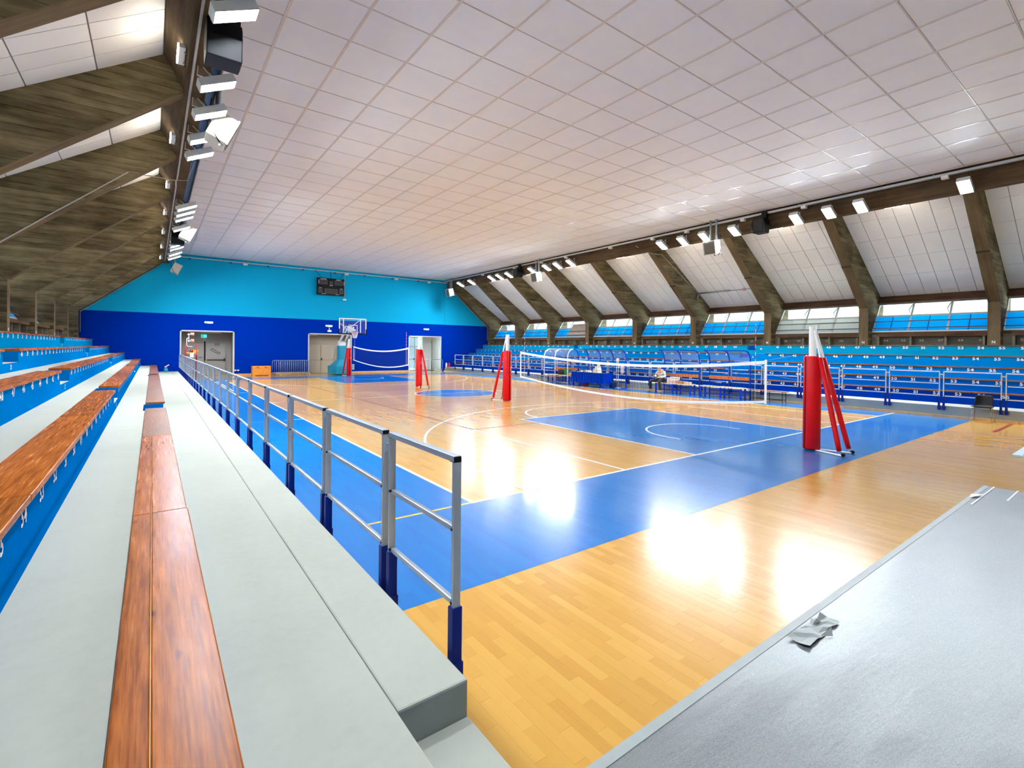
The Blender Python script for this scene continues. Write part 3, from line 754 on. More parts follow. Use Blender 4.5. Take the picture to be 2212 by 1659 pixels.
# ---------------------------------------------------------------- stands
def seat_nums(b, X, z, s, ya, yb, n0):
    """numbers on a riser; the pitch of the seats is .56 m"""
    pass
def stand(s):
    F = RX if s > 0 else LX
    lab = 'tiered stand across the court with blue risers and brown bench planks' if s > 0 else 'near tiered stand with pale treads, blue risers and pine bench planks'
    G = thing('grandstand', lab, 'grandstand', (F[0], 12, 0))
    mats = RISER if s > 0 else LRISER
    letters = 'GHILM' if s > 0 else 'ABCDE'
    ye = YF-.25
    # platform
    pf = MB(); x0, x1 = sorted((PRX if s > 0 else PLX, F[0]))
    if s > 0: pf.box(x0, x1, YN+.03, ye-.6, 0, PZ, 0, 1)
    else:
        pf.box(x0, -2.47, YN+.03, ye, 0, PZ, 0, 1); pf.box(-2.47, x1, -3.46, ye, 0, PZ, 0, 1)
    o = pf.build('platform', [GREYP, TREAD], G, bevel=.012)
    if s < 0:
        MB().box(-2.47, PLX, -5.2, -3.46, 0, .185, 0, 1).build('step', [GREYP, TREAD], G, bevel=.01)
    else:
        MB().box(PRX+.1, F[0], ye-.6, ye-.1, 0, .25, 0, 1).build('step', [GREYP, TREAD], G, bevel=.01)
    for k in range(5):
        xa = F[k]; xb = (F[k+1] if k < 4 else (21.64 if s > 0 else mir(21.64)))
        a, c = sorted((xa, xb)); z1 = TZ[k]; zb = (TZ[k-1] if k else PZ)
        yseg = []; y = YN+.03
        gaps = [(q0, q1) if s < 0 else (q1-1.1, q1-.45) for q0, q1 in AISLE]
        b = MB()
        if s > 0: gaps = [(7.0, 7.45), (20.0, 20.4)]
        for g0, g1 in gaps+[(ye, ye)]:
            b.box(a, c, y, g0, 0, z1, 0, 1)
            if g1 > g0:
                zm = zb+.17; d = .34 if s < 0 else .25
                b.box(a, c, g0, g1, 0, zm, 0, 1)
                a2, c2 = (a+d, c) if s > 0 else (a, c-d)
                b.box(a2, c2, g0, g1, zm, z1, 2, 1)
            y = g1
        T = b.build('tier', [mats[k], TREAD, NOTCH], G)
        # bench planks
        pg = AISLE if s < 0 else [(6.15, 7.45), (19.1, 20.4)]
        joints = {0: [-9.9,-4.9,-.98,2.9,pg[0][0]]}.get(k if s < 0 else 9, [-9.9,-5.8+.35*k,-1.9+.3*k,2.2+.25*k,pg[0][0]])
        segs = list(zip(joints[:-1], joints[1:]))
        for u0, u1 in ((pg[0][1], pg[1][0]), (pg[1][1], ye)):
            n = 3; segs += [(u0+(u1-u0)*i/n, u0+(u1-u0)*(i+1)/n) for i in range(n)]
        for i, (u0, u1) in enumerate(segs):
            e = random.uniform(-.004, .004)
            fa = xa+(-.025-e)*s; fb = xa+.305*s
            p0, p1 = sorted((fa, fb))
            dark = (s < 0 and ((k == 0 and u0 > 2.5) or (k > 0 and u0 > 15 and i % 2))) or s > 0
            if s < 0 and k == 0 and u0 < 2.8:     # the near plank is two boards glued edge to edge
                B = MB().box(p0, p0+.108, u0+.003, u1-.003, z1+.001, z1+.042).build('bench_plank', PLANK, T, bevel=.006)
                B3 = MB().box(p0+.1075, p0+.1105, u0+.003, u1-.003, z1+.001, z1+.0405).build('glue_strip', WOOD, T, label='pale joint strip')
                B2 = MB().box(p0+.110, p1, u0+.003, u1-.003, z1+.001, z1+.043).build('bench_plank', PLANK, T, bevel=.006)
            else:
                MB().box(p0, p1, u0+.004, u1-.004, z1+.001, z1+.043).build('bench_plank', PLANKD if dark else PLANK, T, bevel=.006)
        # numbers
        b = MB(); X = xa-.004*s; zt = z1-.105
        nums = []
        for (y1_, n1, n2) in ((5.92, 41, 58), (18.66, 21, 40), (32.0, 1, 20)):
            for n in range(n1, n2+1):
                y_ = y1_-.5665*(n-n1) if n1 != 21 else 8.10+.5565*(40-n)
                if n1 == 1: y_ = 21.0+.56*(20-n)
                if s > 0 and k < 3: y_ -= .56*(2-k if k < 2 else 0)*.5
                if s < 0: y_ = ((5.61-.56*(n-41) if k < 2 else 6.40-.59*(n-41)) if n1 == 41 else y_+.1)
                if y_ > ye-.3 or y_ < -6: continue
                nums.append((n, y_))
        for n, y_ in nums:
            if any(g0-.1 < y_ < g1+.1 for g0, g1 in gaps): continue
            b.text(str(n), (X, y_, zt), (0,-s,0), (0,0,1), .10, sx=1.2 if s > 0 else 1.0)
        for g0, g1 in gaps:
            b.text(letters[k], (X, (g0+g1)/2-(.5 if s > 0 else 0), zb+.05 if s < 0 else z1-.2), (0,-s,0), (0,0,1), .09)
        b.build('seat_lettering', NUMW, T, kind='stuff', label='white stencilled seat numbers')
stand(1); stand(-1)

# ---------------------------------------------------------------- railings
def rail_panel(L, m, zt, zm, zl, zs):
    t = thing('railing_panel', 'x', 'railing', (0,0,0))
    for y in (0, L):
        p = MB().box(-.022, .022, y-.024 if y else 0, y+.024 if not y else L, zl-.025, zt-.03).build('post', m, t)
        MB().box(-.023, .023, (0 if not y else L-.05), (.05 if not y else L), zt-.036, zt-.004).build('end_cap', BLACKP, p)
        sl = MB().box(-.030, .030, -.008 if not y else L-.044, .044 if not y else L+.008, zs, zl-.02).box(-.036, .036, -.016 if not y else L-.052, .052 if not y else L+.016, zs-.055, zs+.06)
        sl.build('sleeve', BLUES, t, label='dark blue socket sleeve')
        MB().cyl((-.026, .024 if not y else L-.024, zm), (.026, .024 if not y else L-.024, zm), .009, 6).cyl((-.026, .024 if not y else L-.024, zl+.0), (.026, .024 if not y else L-.024, zl), .009, 6).build('bolts', BLACKP, p)
    MB().box(-.024, .024, .004, L-.004, zt-.034, zt).build('top_rail', m, t, bevel=.004)
    MB().box(-.016, .016, .04, L-.04, zm-.016, zm+.016).build('middle_rail', m, t, bevel=.006)
    MB().box(-.016, .016, .04, L-.04, zl-.016, zl+.016).build('lower_rail', m, t, bevel=.006)
    MB().box(-.010, .010, L-.002, L+.078, zt-.12, zt-.09).build('link', m, t)
    return t
p0 = rail_panel(1.475, ALU, 1.455, 1.045, .635, .25); tr = tree(p0)
ys_ = [-2.17+1.575*i for i in range(22)]
pe = rail_panel(.95, ALU, 1.455, 1.045, .635, .25); pe.location = (-2.035, -3.225, 0)
pe['label'] = 'short end panel of grey railing beside the platform step'; pe['group'] = 'railing along the near platform'
for i, y in enumerate(ys_):
    o = p0 if i == 0 else copy_tree(p0, tr)
    o.location = (-2.035, y, 0); o['group'] = 'railing along the near platform'
    o['label'] = 'grey railing panel on the near platform, %s after the short end panel' % ORD[i]
p0 = rail_panel(1.36, ALUW, 1.462, 1.07, .68, .29); tr = tree(p0)
for i in range(24):
    y = -4.08+1.44*i
    o = p0 if i == 0 else copy_tree(p0, tr)
    o.location = (16.44, y, 0); o['group'] = 'railing below the stand across the court'
    o['label'] = 'white railing panel below the stand across the court, %s from the end wall' % ORD[23-i]

# ---------------------------------------------------------------- floodlights, lamps, loudspeakers, fan heaters
def flood():
    t = thing('floodlight', 'x', 'floodlight')
    a = Vector((math.cos(R(26)), 0, math.sin(R(26)))); n = Vector((a.z, 0, -a.x)); u = Vector((0,1,0))
    MB().obox(-n*.03, (a, u, n), (.31,.165,.045)).build('housing', ALUF, t, bevel=.012)
    MB().obox(n*.018, (a, u, n), (.295,.15,.004)).build('lens', LENS, t)
    b = MB(); c0 = n*.035
    b.obox(c0+u*.16, (a, u, n), (.31,.006,.035)).obox(c0-u*.16, (a, u, n), (.31,.006,.035)).obox(c0+a*.304, (a, u, n), (.006,.165,.035)).obox(c0-a*.304, (a, u, n), (.006,.165,.035))
    b.build('rim', ALUF, t)
    b = MB().bar((-.05,-.02,.05), (-.28,.0,.30), .03, .012).bar((-.28,.0,.30), (-.30,0,.05), .03, .012).bar((-.30,0,.05), (-.10,.0,.03), .03, .012)
    b.build('bracket', ALUF, t)
    MB().tube([(.0,.03,.05),(-.08,.05,.2),(-.22,.03,.42)], .008, 5).build('cable', BLACKP, t)
    return t
fa = flood(); trA = tree(fa)
LY = [-4.6, -.9, 2.80, 5.30, 6.75, 8.35, 9.6, 15.68, 16.62, 17.6, 19.7, 22.9, 24.0, 25.0, 26.84, 28.35]  # both floodlights before the near end line are added, unseen, to brighten this end
for i, y in enumerate(LY):
    o = fa if i == 0 else copy_tree(fa, trA)
    o.location = (-2.45, y, 6.95); o['group'] = 'floodlights along the beam above the near stand'
    o['label'] = 'lit floodlight on the beam above the near stand, %s from the blue end wall' % ORD[len(LY)-1-i]
RY = [-4.4, -1.72, 1.12, 2.15, 3.32, 5.9, 7.36, 8.52, 9.72, 16.4, 17.62, 18.68, 20.2, 22.86, 24.05, 25.1, 28.0, 29.75]  # leading entry is an added floodlight out of view, lifting the near-end light
for i, y in enumerate(RY):
    o = copy_tree(fa, trA); o.rotation_euler = (0,0,math.pi)
    o.location = (16.55, y, 7.24); o['group'] = 'floodlights along the beam across the court'
    o['label'] = 'lit floodlight on the beam across the court, %s from the blue end wall' % ORD[len(RY)-1-i]
def lamp(s):
    t = thing('linear_lamp', 'x', 'lamp')
    MB().box(-.05, .05, -.34, .34, -.04, .04).build('housing', WHITEP, t, bevel=.012)
    MB().box(-.068, -.045, -.32, .32, -.035, .035).build('lens', TUBEM, t)
    MB().tube([(.02,.2,.03),(.06,.28,.06),(.12,.3,.02)], .008, 5).build('cable', WIRE, t)
    MB().box(.03, .06, -.22, -.19, -.06, .0).box(.03, .06, .19, .22, -.06, 0).build('clip', GALV, t)
    return t
la = lamp(1); trL = tree(la)
LL = [-3.9, 1.0, 5.27, 9.81, 14.4, 18.6, 22.9, 27.2, 31.4]
for i, y in enumerate(LL):
    o = la if i == 0 else copy_tree(la, trL)
    o.location = (-2.985, y, 7.27); o['group'] = 'linear lamps on the near beam'
    o['label'] = 'small lit linear lamp on the back of the near beam, %s from the end wall' % ORD[len(LL)-1-i]
RL = [-4.0, 0.35, 4.6, 9.0, 13.3, 17.6, 21.8, 26.2]
for i, y in enumerate(RL):
    o = copy_tree(la, trL); o.rotation_euler = (0,0,math.pi)
    o.location = (17.395, y, 7.235); o['group'] = 'linear lamps on the beam across the court'
    o['label'] = 'lit linear lamp under the beam across the court, %s from the end wall' % ORD[len(RL)-1-i]
def speaker(loc, s, lab):
    t = thing('loudspeaker', lab, 'loudspeaker', loc)
    x, y, z = loc
    c = MB().prism([(y-.22,z-.30),(y+.22,z-.30),(y+.30,z),(y+.22,z+.28),(y-.22,z+.28),(y-.30,z)], 'x', x-.24, x+.24)
    c.build('cabinet', BLACKP, t, bevel=.015)
    MB().box(x+(.24 if s < 0 else -.25), x+(.25 if s < 0 else -.24), y-.19, y+.19, z-.26, z+.24).build('grille', mat('speaker grille', (30,30,32), .7) if 'speaker grille' not in bpy.data.materials else bpy.data.materials['speaker grille'], t)
    MB().prism([(y-.20,z+.28),(y+.02,z+.28),(y-.06,z+.60),(y-.22,z+.55)], 'x', x-.02, x+.22).build('horn', BLACKP, t)
    (MB().bar((x-.1, y, z+.28), (x-.1, y, z+.31), .05, .05) if s < 0 else MB().bar((x+.2, y, z+.1), (16.98, y, z+.1), .05, .05)).build('bracket', BLACKP, t)
speaker((-2.5, 3.7, 6.86), -1, 'black loudspeaker cluster hanging close between near-beam floodlights')
speaker((-2.5, 21.7, 6.86), -1, 'smaller black loudspeaker far along the near beam by its second heater')
speaker((16.5, 4.72, 7.2), 1, 'black loudspeaker below the beam across the court, nearer the viewer')
speaker((16.5, 21.75, 7.22), 1, 'black loudspeaker below the beam across the court, nearer the end wall')
def heater(loc, s, lab):
    x, y, z = loc
    t = thing('fan_heater', lab, 'heater', loc)
    tl = -s*R(24) if s < 0 else -R(12)
    MB().box(x-.20, x+.20, y-.29, y+.29, z-.30, z+.30).rot_y(loc, tl).build('casing', CREAM, t, bevel=.02)
    g = MB()
    for k in range(11):
        zz = z-.25+.05*k; g.obox((x-s*.215, y, zz), ((0,1,0),(1,0,.5),(-.5,0,1)), (.25,.022,.004))
    g.box(x-s*.20-.005, x-s*.20+.005, y-.26, y+.26, z-.27, z+.27)
    g.rot_y(loc, tl).build('louvre', mat('louvre grey', (120,118,110), .5) if 'louvre grey' not in bpy.data.materials else bpy.data.materials['louvre grey'], t)
    MB().box(x-s*.235, x-s*.20, y-.30, y-.27, z-.31, z+.31).box(x-s*.235, x-s*.20, y+.27, y+.30, z-.31, z+.31).rot_y(loc, tl).build('louvre_frame', CREAM, t)
    for dy in (-.17, .12):
        MB().cyl((x+.10*s*0+.06*s, y+dy, z+.30), (x+.06*s, y+dy, ZC+.0), .045, 10).build('hanger_pipe', GALV, t)
    MB().tube([(x+.1*s,y-.25,z+.30),(x+.2*s,y-.30,z+.55),(x+.25*s,y-.2,z+.2),(x+.16*s,y-.33,z-.2),(x+.05*s,y-.28,z-.36)], .015, 6).build('hose', BLACKP, t)
    MB().tube([(x,y-.1,z-.30),(x,y-.12,z-.38),(x-.05,y-.2,z-.38)], .022, 6).build('drain_valve', GALV, t)
heater((-2.19, 7.3, 6.82), -1, 'cream fan heater hanging on two pipes near the camera-side floodlights')
heater((-2.22, 20.3, 6.85), -1, 'cream fan heater on the near side, halfway to the end wall')
heater((-2.24, 32.1, 6.78), -1, 'cream fan heater on the near side, beside the blue end wall')
heater((16.35, 6.85, 6.62), 1, 'louvred fan heater hanging before the third slope across the court')
heater((16.35, 19.5, 6.68), 1, 'louvred fan heater hanging midway along the beam across the court')
heater((16.35, 31.2, 6.66), 1, 'louvred fan heater hanging in the corner of the end wall across the court')
# conduits and trays
tag(MB().tube([(-2.80, y, 7.155) for y in (YN+.2, 1, 12, 13)]+[(-2.82,13.4,7.15),(-2.80,14,7.155),(-2.80,31.8,7.155)], .022, 6).build('conduit', WIRE), 'long thin conduit running along the underside of the near beam', 'conduit')
tag(MB().tube([(-2.35,13.0,7.8),(-2.55,13.0,7.14),(-2.86,13.2,7.14),(-3.9,10.87,6.5),(-5.3,10.86,5.2),(-6.2,10.86,4.35)], .014, 6).build('cable', WIRE), 'thin pale cable crossing the near beam and following a concrete frame', 'cable')
t = thing('cable_tray', 'long grey cable tray below the ceiling edge across the court', 'cable tray', (16.68, 11, 7.74))
MB().box(16.62, 16.74, YN, YF-.15, 7.70, 7.72).box(16.62, 16.635, YN, YF-.15, 7.72, 7.77).box(16.725, 16.74, YN, YF-.15, 7.72, 7.77).build('channel', TRAYM, t)
for y in (-1.2, 3.1, 5.6, 8.4, 10.4, 13.3, 17.0, 19.4, 22.4, 26.6): MB().box(16.60, 16.76, y-.09, y+.09, 7.60, 7.70).build('junction_box', WHITEP, t)
for y in [-3+2.1*i for i in range(17)]: MB().bar((16.68,y,7.77), (16.68,y,7.86), .015, .015).build('hanger', GALV, t)
t = thing('cable_tray', 'grey cable tray along the top of the blue end wall', 'cable tray', (7.2, YF-.1, 7.6))
MB().box(-2.5, 17.0, YF-.16, YF-.04, 7.62, 7.68).build('channel', TRAYM, t)
for x in [-1.5+2.25*i for i in range(8)]: MB().box(x-.05, x+.05, YF-.12, YF, 7.54, 7.62).build('wall_bracket', mat('dark bracket', (30,60,90), .6) if 'dark bracket' not in bpy.data.materials else bpy.data.materials['dark bracket'], t)
for x in (1.6, 8.35, 12.3, 15.2): MB().box(x-.13, x+.13, YF-.18, YF-.02, 7.50, 7.60).build('junction_box', WHITEP, t)
t = thing('drain_pipe', 'grey pipe with white fitting fixed across a slope bay over the dugouts', 'pipe', (21.2, 8.5, 5.2))
MB().tube([(21.35,10.86,5.28),(21.35,8.9,5.28)], .045, 8).build('pipe', GALV, t)
MB().tube([(21.35,8.9,5.28),(21.35,7.0,5.28)], .02, 6).build('thin_rod', GALV, t); MB().lathe((21.35,8.1,5.28), [(.0,-.09),(.08,-.05),(.09,0),(.08,.05),(.0,.09)], 10).build('float', PINK, t)
MB().tube([(21.35,10.8,5.28),(21.25,10.82,5.1),(21.25,10.82,4.9)], .04, 8).build('elbow', GALV, t)
tag(MB().tube([(16.9,11.7,7.55),(17.2,11.3,7.2),(17.36,10.87,7.05),(18.0,10.86,7.1),(21.3,10.86,5.32)], .016, 6).build('cable', WIRE), 'pale cable running down a concrete frame to the pipe over the dugouts', 'cable')

# ---------------------------------------------------------------- scoreboard
t = thing('scoreboard', 'black electronic scoreboard hanging high on the light blue wall', 'scoreboard', (7.15, YF-.15, 6.45))
x0, x1, z0, z1, Yb = 6.17, 8.13, 5.86, 7.12, YF-.28
MB().box(x0, x1, Yb, YF-.16, z0, z1).build('cabinet', BLACKP, t, bevel=.01)
SEG = mat('dim display window', (44,42,44), .3); OUT = mat('grey outline print', (120,120,118), .5)
def disp(a, b_, c, d, n):
    o = MB().box(x0+a, x0+b_, Yb-.006, Yb, z0+c, z0+d).build('display', SEG, t)
    f = MB(); w = .012
    f.box(x0+a-w, x0+b_+w, Yb-.008, Yb-.002, z0+d, z0+d+w).box(x0+a-w, x0+b_+w, Yb-.008, Yb-.002, z0+c-w, z0+c).box(x0+a-w, x0+a, Yb-.008, Yb-.002, z0+c, z0+d).box(x0+b_, x0+b_+w, Yb-.008, Yb-.002, z0+c, z0+d)
    f.build('outline', OUT, o)
    s_ = MB()
    for i in range(n):
        cx_ = x0+a+(b_-a)*(i+.5)/n; s_.text('8', (cx_, Yb-.008, z0+c+.2*(d-c)), (1,0,0), (0,0,1), .6*(d-c), sx=.8)
    s_.build('segments', mat('unlit segments', (58,48,48), .4) if 'unlit segments' not in bpy.data.materials else bpy.data.materials['unlit segments'], o)
disp(.20,.72,.80,1.10,3); disp(1.27,1.80,.80,1.10,3); disp(.92,1.10,.78,1.02,1); disp(.12,.36,.16,.44,1); disp(1.62,1.86,.16,.44,1); disp(.56,1.45,.14,.46,4)
lt = MB()
for s_, x, z, h in (('LOCALI',.46,1.135,.075),('OSPITI',1.54,1.135,.075),('PERIODO',1.01,.70,.04),('FALLI',.24,.49,.05),('FALLI',1.74,.49,.05),('TIME OUT',.49,.06,.04),('TIME OUT',1.47,.06,.04)):
    lt.text(s_, (x0+x, Yb-.007, z0+z), (1,0,0), (0,0,1), h)
lt.text('CAMBIO', (x0+.10, Yb-.007, z0+.95), (0,0,-1), (1,0,0), .05).text('CAMBIO', (x0+1.90, Yb-.007, z0+.95), (0,0,-1), (1,0,0), .05)
lt.build('lettering', NUMW, t)
b = MB()
for q in ((6.05,7.65,6.5,7.12),(7.15,7.65,7.15,7.12),(8.1,7.6,7.8,7.12)): b.bar((q[0], YF-.2, q[1]), (q[2], YF-.22, q[3]), .025, .025)
b.build('hanger', BLUES, t)
t = thing('conduit', 'pale vertical conduit with a small box beside the scoreboard', 'conduit', (8.22, YF-.1, 6.6))
MB().tube([(8.22,YF-.05,7.6),(8.22,YF-.05,5.66)], .022, 6).build('pipe', WIRE, t); MB().box(8.10, 8.34, YF-.14, YF-.02, 5.56, 5.66).build('box', WHITEP, t)

# ---------------------------------------------------------------- volleyball posts and nets
def post(lab, y, d, turn=0):
    """d = +1/-1: side (along y) on which the struts stand"""
    t = thing('volleyball_post', lab, 'volleyball post', (7.5, y, 0), 'padded volleyball posts')
    x = 7.5
    MB().cyl((x,y,.02), (x,y,2.57), .068, 16).build('pole', STEELW, t)
    MB().box(x-.012, x+.012, y-d*.071-.004, y-d*.071+.004, .6, 2.5).build('groove', GALV, t)
    pd = MB(); n = 22; ri, ro = .115, .165; z0, z1 = .02, 1.95
    prof = []
    base = -math.pi/2*d+turn
    for z in (z0, z0+.03, .95, z1-.03, z1):
        e = .02 if z in (z0, z1) else 0
        prof.append((z, e))
    vs = []
    for z, e in prof:
        for i in range(n+1):
            a = base+.16+(2*math.pi-.32)*i/n
            rr = (ro-e)*(1+.012*math.sin(5*z+i*.4))
            vs.append((x+rr*math.cos(a), y+rr*math.sin(a), z))
    m = len(prof); off = len(vs)
    for z, e in prof:
        for i in range(n+1):
            a = base+.16+(2*math.pi-.32)*i/n
            vs.append((x+ri*math.cos(a), y+ri*math.sin(a), z))
    fs = []
    for j in range(m-1):
        for i in range(n):
            q = j*(n+1)+i
            fs.append([q, q+1, q+n+2, q+n+1]); fs.append([off+q, off+q+n+1, off+q+n+2, off+q+1])
        for i in (0, n):
            q = j*(n+1)+i; f_ = [q, q+n+1, off+q+n+1, off+q]; fs.append(f_ if i == 0 else f_[::-1])
    for i in range(n):
        fs.append([i+1, i, off+i, off+i+1]); q = (m-1)*(n+1)+i; fs.append([q, q+1, off+q+1, off+q])
    pd.add(vs, fs, 0, True)
    pad = pd.build('padding', REDP, t)
    a = base; MB().box(x+.13*math.cos(a)-.018, x+.13*math.cos(a)+.018, y+.13*math.sin(a)-.02, y+.13*math.sin(a)+.02, .05, 1.9).build('fastening_strip', BLACKP, pad)
    lt = MB()
    aa = R(-62)
    q = Vector((x+.169*math.cos(aa), y+.169*math.sin(aa), 1.18)); tang = Vector((-math.sin(aa), math.cos(aa), 0))
    lt.text('SVS', q, (0,0,1), -tang, .055, sx=1.1, align='l')
    for i in range(9): lt.box(q.x-.004, q.x+.004, q.y-.012, q.y+.004, 1.40+.045*i, 1.425+.045*i)
    lt.build('lettering', WHITEP, pad, label='small white vertical lettering')
    for sx in (-.235, .235):
        p1 = Vector((x+sx, y+d*.62, .05)); p2 = Vector((x+sx*.12, y+d*.05, 2.48))
        st = MB().tube([p1, p2], .022, 8).build('strut', STEELW, t)
        v = p2-p1
        MB().tube([p1+v*.02, p1+v*.10, p1+v*.4, p1+v*.77], [.045,.05,.05,.046], 10).build('strut_padding', REDP, st)
        w = MB().cyl((p1.x-.018, p1.y+d*.06, .038), (p1.x+.018, p1.y+d*.06, .038), .036, 12).build('wheel', BLACKP, st)
        MB().bar((x+sx*.3, y+d*.12, .022), (p1.x, p1.y+d*.04, .022), .05, .018).build('base_bar', STEELW, t)
    if turn: 
        MB().box(x-.05, x+.05, y-d*.07-.04, y-d*.07+.04, 1.15, 1.3).build('winch', BLACKP, t)
    return t
post('red padded volleyball post nearest the viewer, standing on the blue border', -1.10, -1, 1.05)
post('red padded volleyball post at the far end of the nearer net', 10.0, 1, 0)
post('red padded volleyball post at the near end of the second net, past the centre circle', 17.95, -1)
post('red padded volleyball post by the basketball stand, furthest from the viewer', 29.35, 1)
def net(lab, ya, yb, za, zb, sag, pa, pb):
    t = thing('volleyball_net', lab, 'volleyball net', (7.5, (ya+yb)/2, 1.5), 'volleyball nets')
    H = .95
    def top(y):
        u = (y-ya)/(yb-ya); return za+(zb-za)*u-sag*4*u*(1-u)*(1-.25*(u-.5))
    def bot(y):
        u = (y-ya)/(yb-ya); return top(y)-H-.06*math.sin(math.pi*u)
    def bx(y, z):
        u = (y-ya)/(yb-ya); k = (top(y)-z)/H; return 7.5+.10*math.sin(math.pi*u)*k
    n = 40; Y_ = [ya+(yb-ya)*i/n for i in range(n+1)]
    def tape(f0, f1, nm):
        b = MB(); vs = []
        for y in Y_: vs += [(bx(y,f0(y))-.004, y, f0(y)), (bx(y,f0(y))+.004, y, f0(y)), (bx(y,f1(y))+.004, y, f1(y)), (bx(y,f1(y))-.004, y, f1(y))]
        fs = []
        for i in range(n):
            for k in range(4): fs.append([i*4+k, i*4+(k+1)%4, (i+1)*4+(k+1)%4, (i+1)*4+k])
        fs += [[3,2,1,0], [n*4, n*4+1, n*4+2, n*4+3]]
        b.add(vs, fs, 0).build(nm, NETW, t)
    tape(lambda y: bot(y), lambda y: bot(y)+.055, 'bottom_tape'); tape(lambda y: top(y)-.075, top, 'top_tape')
    c = MB(); m = int((yb-ya)/.1)
    for i in range(m+1):
        y = ya+(yb-ya)*i/m; jit = .012*math.sin(i*1.7)
        pts = [(bx(y,z), y+jit*math.sin(math.pi*k/4), z) for k in range(5) for z in [bot(y)+.05+(top(y)-.07-bot(y)-.05)*k/4]]
        c.tube(pts, .0032, 3, caps=False)
    for k in range(1, 9):
        pts = []
        for i in range(31):
            y = ya+(yb-ya)*i/30; z = bot(y)+.04+(top(y)-bot(y)-.1)*k/9+.008*math.sin(i*2.1+k); pts.append((bx(y,z), y, z))
        c.tube(pts, .0032, 3, caps=False)
    c.build('mesh_cords', NETM, t, kind='stuff')
    for y, o in ((ya, 1), (yb, -1)):
        MB().bar((7.5, y, bot(y)-.02), (7.5, y, top(y)+.02), .05, .012, 0, (1,0,0)).build('side_band', NETW, t)
        yy = y+o*.24
        MB().cyl((7.492, yy, bot(yy)), (7.492, yy, top(yy)+.85), .006, 6).build('antenna', NETW, t)
        b = MB()
        for k in range(5): b.cyl((7.492, yy, top(yy)+.05+.17*k), (7.492, yy, top(yy)+.13+.17*k), .0068, 6)
        b.build('antenna_stripe', REDP, t)
    for (y, py) in ((ya, pa), (yb, pb)):
        MB().tube([(7.5,y,top(y)), (7.5,py,top(y)+.18)], .0022, 4).tube([(7.5,y,bot(y)+.03), (7.5,py,bot(y)+.05)], .0022, 4).tube([(7.5,y,top(y)-.3), (7.5,py,top(y)-.42)], .002, 4).build('rope', GALV, t)
net('nearer volleyball net sagging in front of the seated man', -.12, 9.12, 1.83, 1.92, .235, -.98, 9.85)
net('second volleyball net sagging before the blue end wall', 19.3, 28.35, 2.02, 2.06, .22, 18.1, 29.2)

# ---------------------------------------------------------------- basketball stand at the far end
t = thing('basketball_stand', 'mobile basketball stand with teal padded base and clear backboard', 'basketball stand', (7.5, 31, 0))
b = MB()
b.prism([(30.4,.05),(32.6,.05),(32.6,.62),(30.4,.62)], 'x', 6.95, 8.05); b.build('base', TEAL, t, bevel=.04)
b = MB(); vs = [(6.95,30.45,.62),(8.05,30.45,.62),(8.05,32.1,.62),(6.95,32.1,.62),(7.28,30.75,1.1),(7.76,30.75,1.1),(7.76,31.5,1.1),(7.28,31.5,1.1),(7.26,30.75,2.1),(7.78,30.75,2.1),(7.78,31.4,2.1),(7.26,31.4,2.1)]
b.add(vs, [[0,1,5,4],[1,2,6,5],[2,3,7,6],[3,0,4,7],[4,5,9,8],[5,6,10,9],[6,7,11,10],[7,4,8,11],[8,9,10,11],[3,2,1,0]]).build('column_padding', TEAL, t, bevel=.03)
MB().box(6.70, 6.98, 30.7, 31.5, .03, .40).build('weight_box', TEAL, t, bevel=.02)
MB().box(7.30, 7.74, 30.85, 31.3, 2.1, 2.45).build('mast', STEELW, t)
for x in (7.34, 7.70):
    MB().bar((x,31.25,2.2), (x,29.0,3.38), .07, .10).build('lift_arm', STEELW, t); MB().bar((x,31.6,1.9), (x,29.6,3.5), .05, .06).build('lower_arm', STEELW, t)
MB().box(7.34, 7.70, 28.55, 29.6, 3.12, 3.24).bar((7.52,28.6,3.18), (7.52,29.6,3.45), .3, .05).build('boom', STEELW, t)
MB().bar((7.2,31.9,1.9), (7.2,32.3,1.2), .05, .05).bar((7.2,31.9,1.9),(7.3,31.0,2.3),.04,.04).build('spring_arm', STEELW, t)
Yb = 28.45
bb = MB().box(6.57, 8.37, Yb, Yb+.02, 2.92, 3.95).build('backboard', BOARDG, t)
f = MB()
for a in ((6.55,6.61,2.92,3.96),(8.33,8.39,2.92,3.96)): f.box(a[0], a[1], Yb-.01, Yb+.04, a[2], a[3])
f.box(6.55, 8.39, Yb-.01, Yb+.04, 3.91, 3.97); f.build('board_frame', STEELW, bb)
MB().box(6.53, 8.41, Yb-.02, Yb+.05, 2.87, 2.95).box(6.53, 6.60, Yb-.02, Yb+.05, 2.87, 3.25).box(8.34, 8.41, Yb-.02, Yb+.05, 2.87, 3.25).build('edge_pad', BLACKP, bb, label='black padded lower edge')
f = MB()
for a in ((7.18,7.22,3.05,3.52),(7.74,7.78,3.05,3.52),(7.18,7.78,3.48,3.52),(7.18,7.78,3.05,3.09)): f.box(a[0], a[1], Yb-.006, Yb-.001, a[2], a[3])
f.build('target_box', WHITEP, bb)
MB().bar((6.85,Yb+.04,3.0), (6.85,Yb+.04,3.9), .05, .05).bar((8.0,Yb+.04,3.0), (8.0,Yb+.04,3.9), .05, .05).bar((7.2,Yb+.3,3.2), (7.95,Yb+.06,3.85), .04, .04).bar((7.2,Yb+.3,3.2), (6.65,Yb+.06,3.6), .04, .04).build('brace', STEELW, bb)
rim = MB().tube([(7.48+.225*math.cos(2*math.pi*i/24), Yb-.38+.225*math.sin(2*math.pi*i/24), 3.05) for i in range(24)], .011, 6, closed=True).box(7.40, 7.56, Yb-.16, Yb-.005, 3.0, 3.06).build('rim', REDP, t)
nt_ = MB()
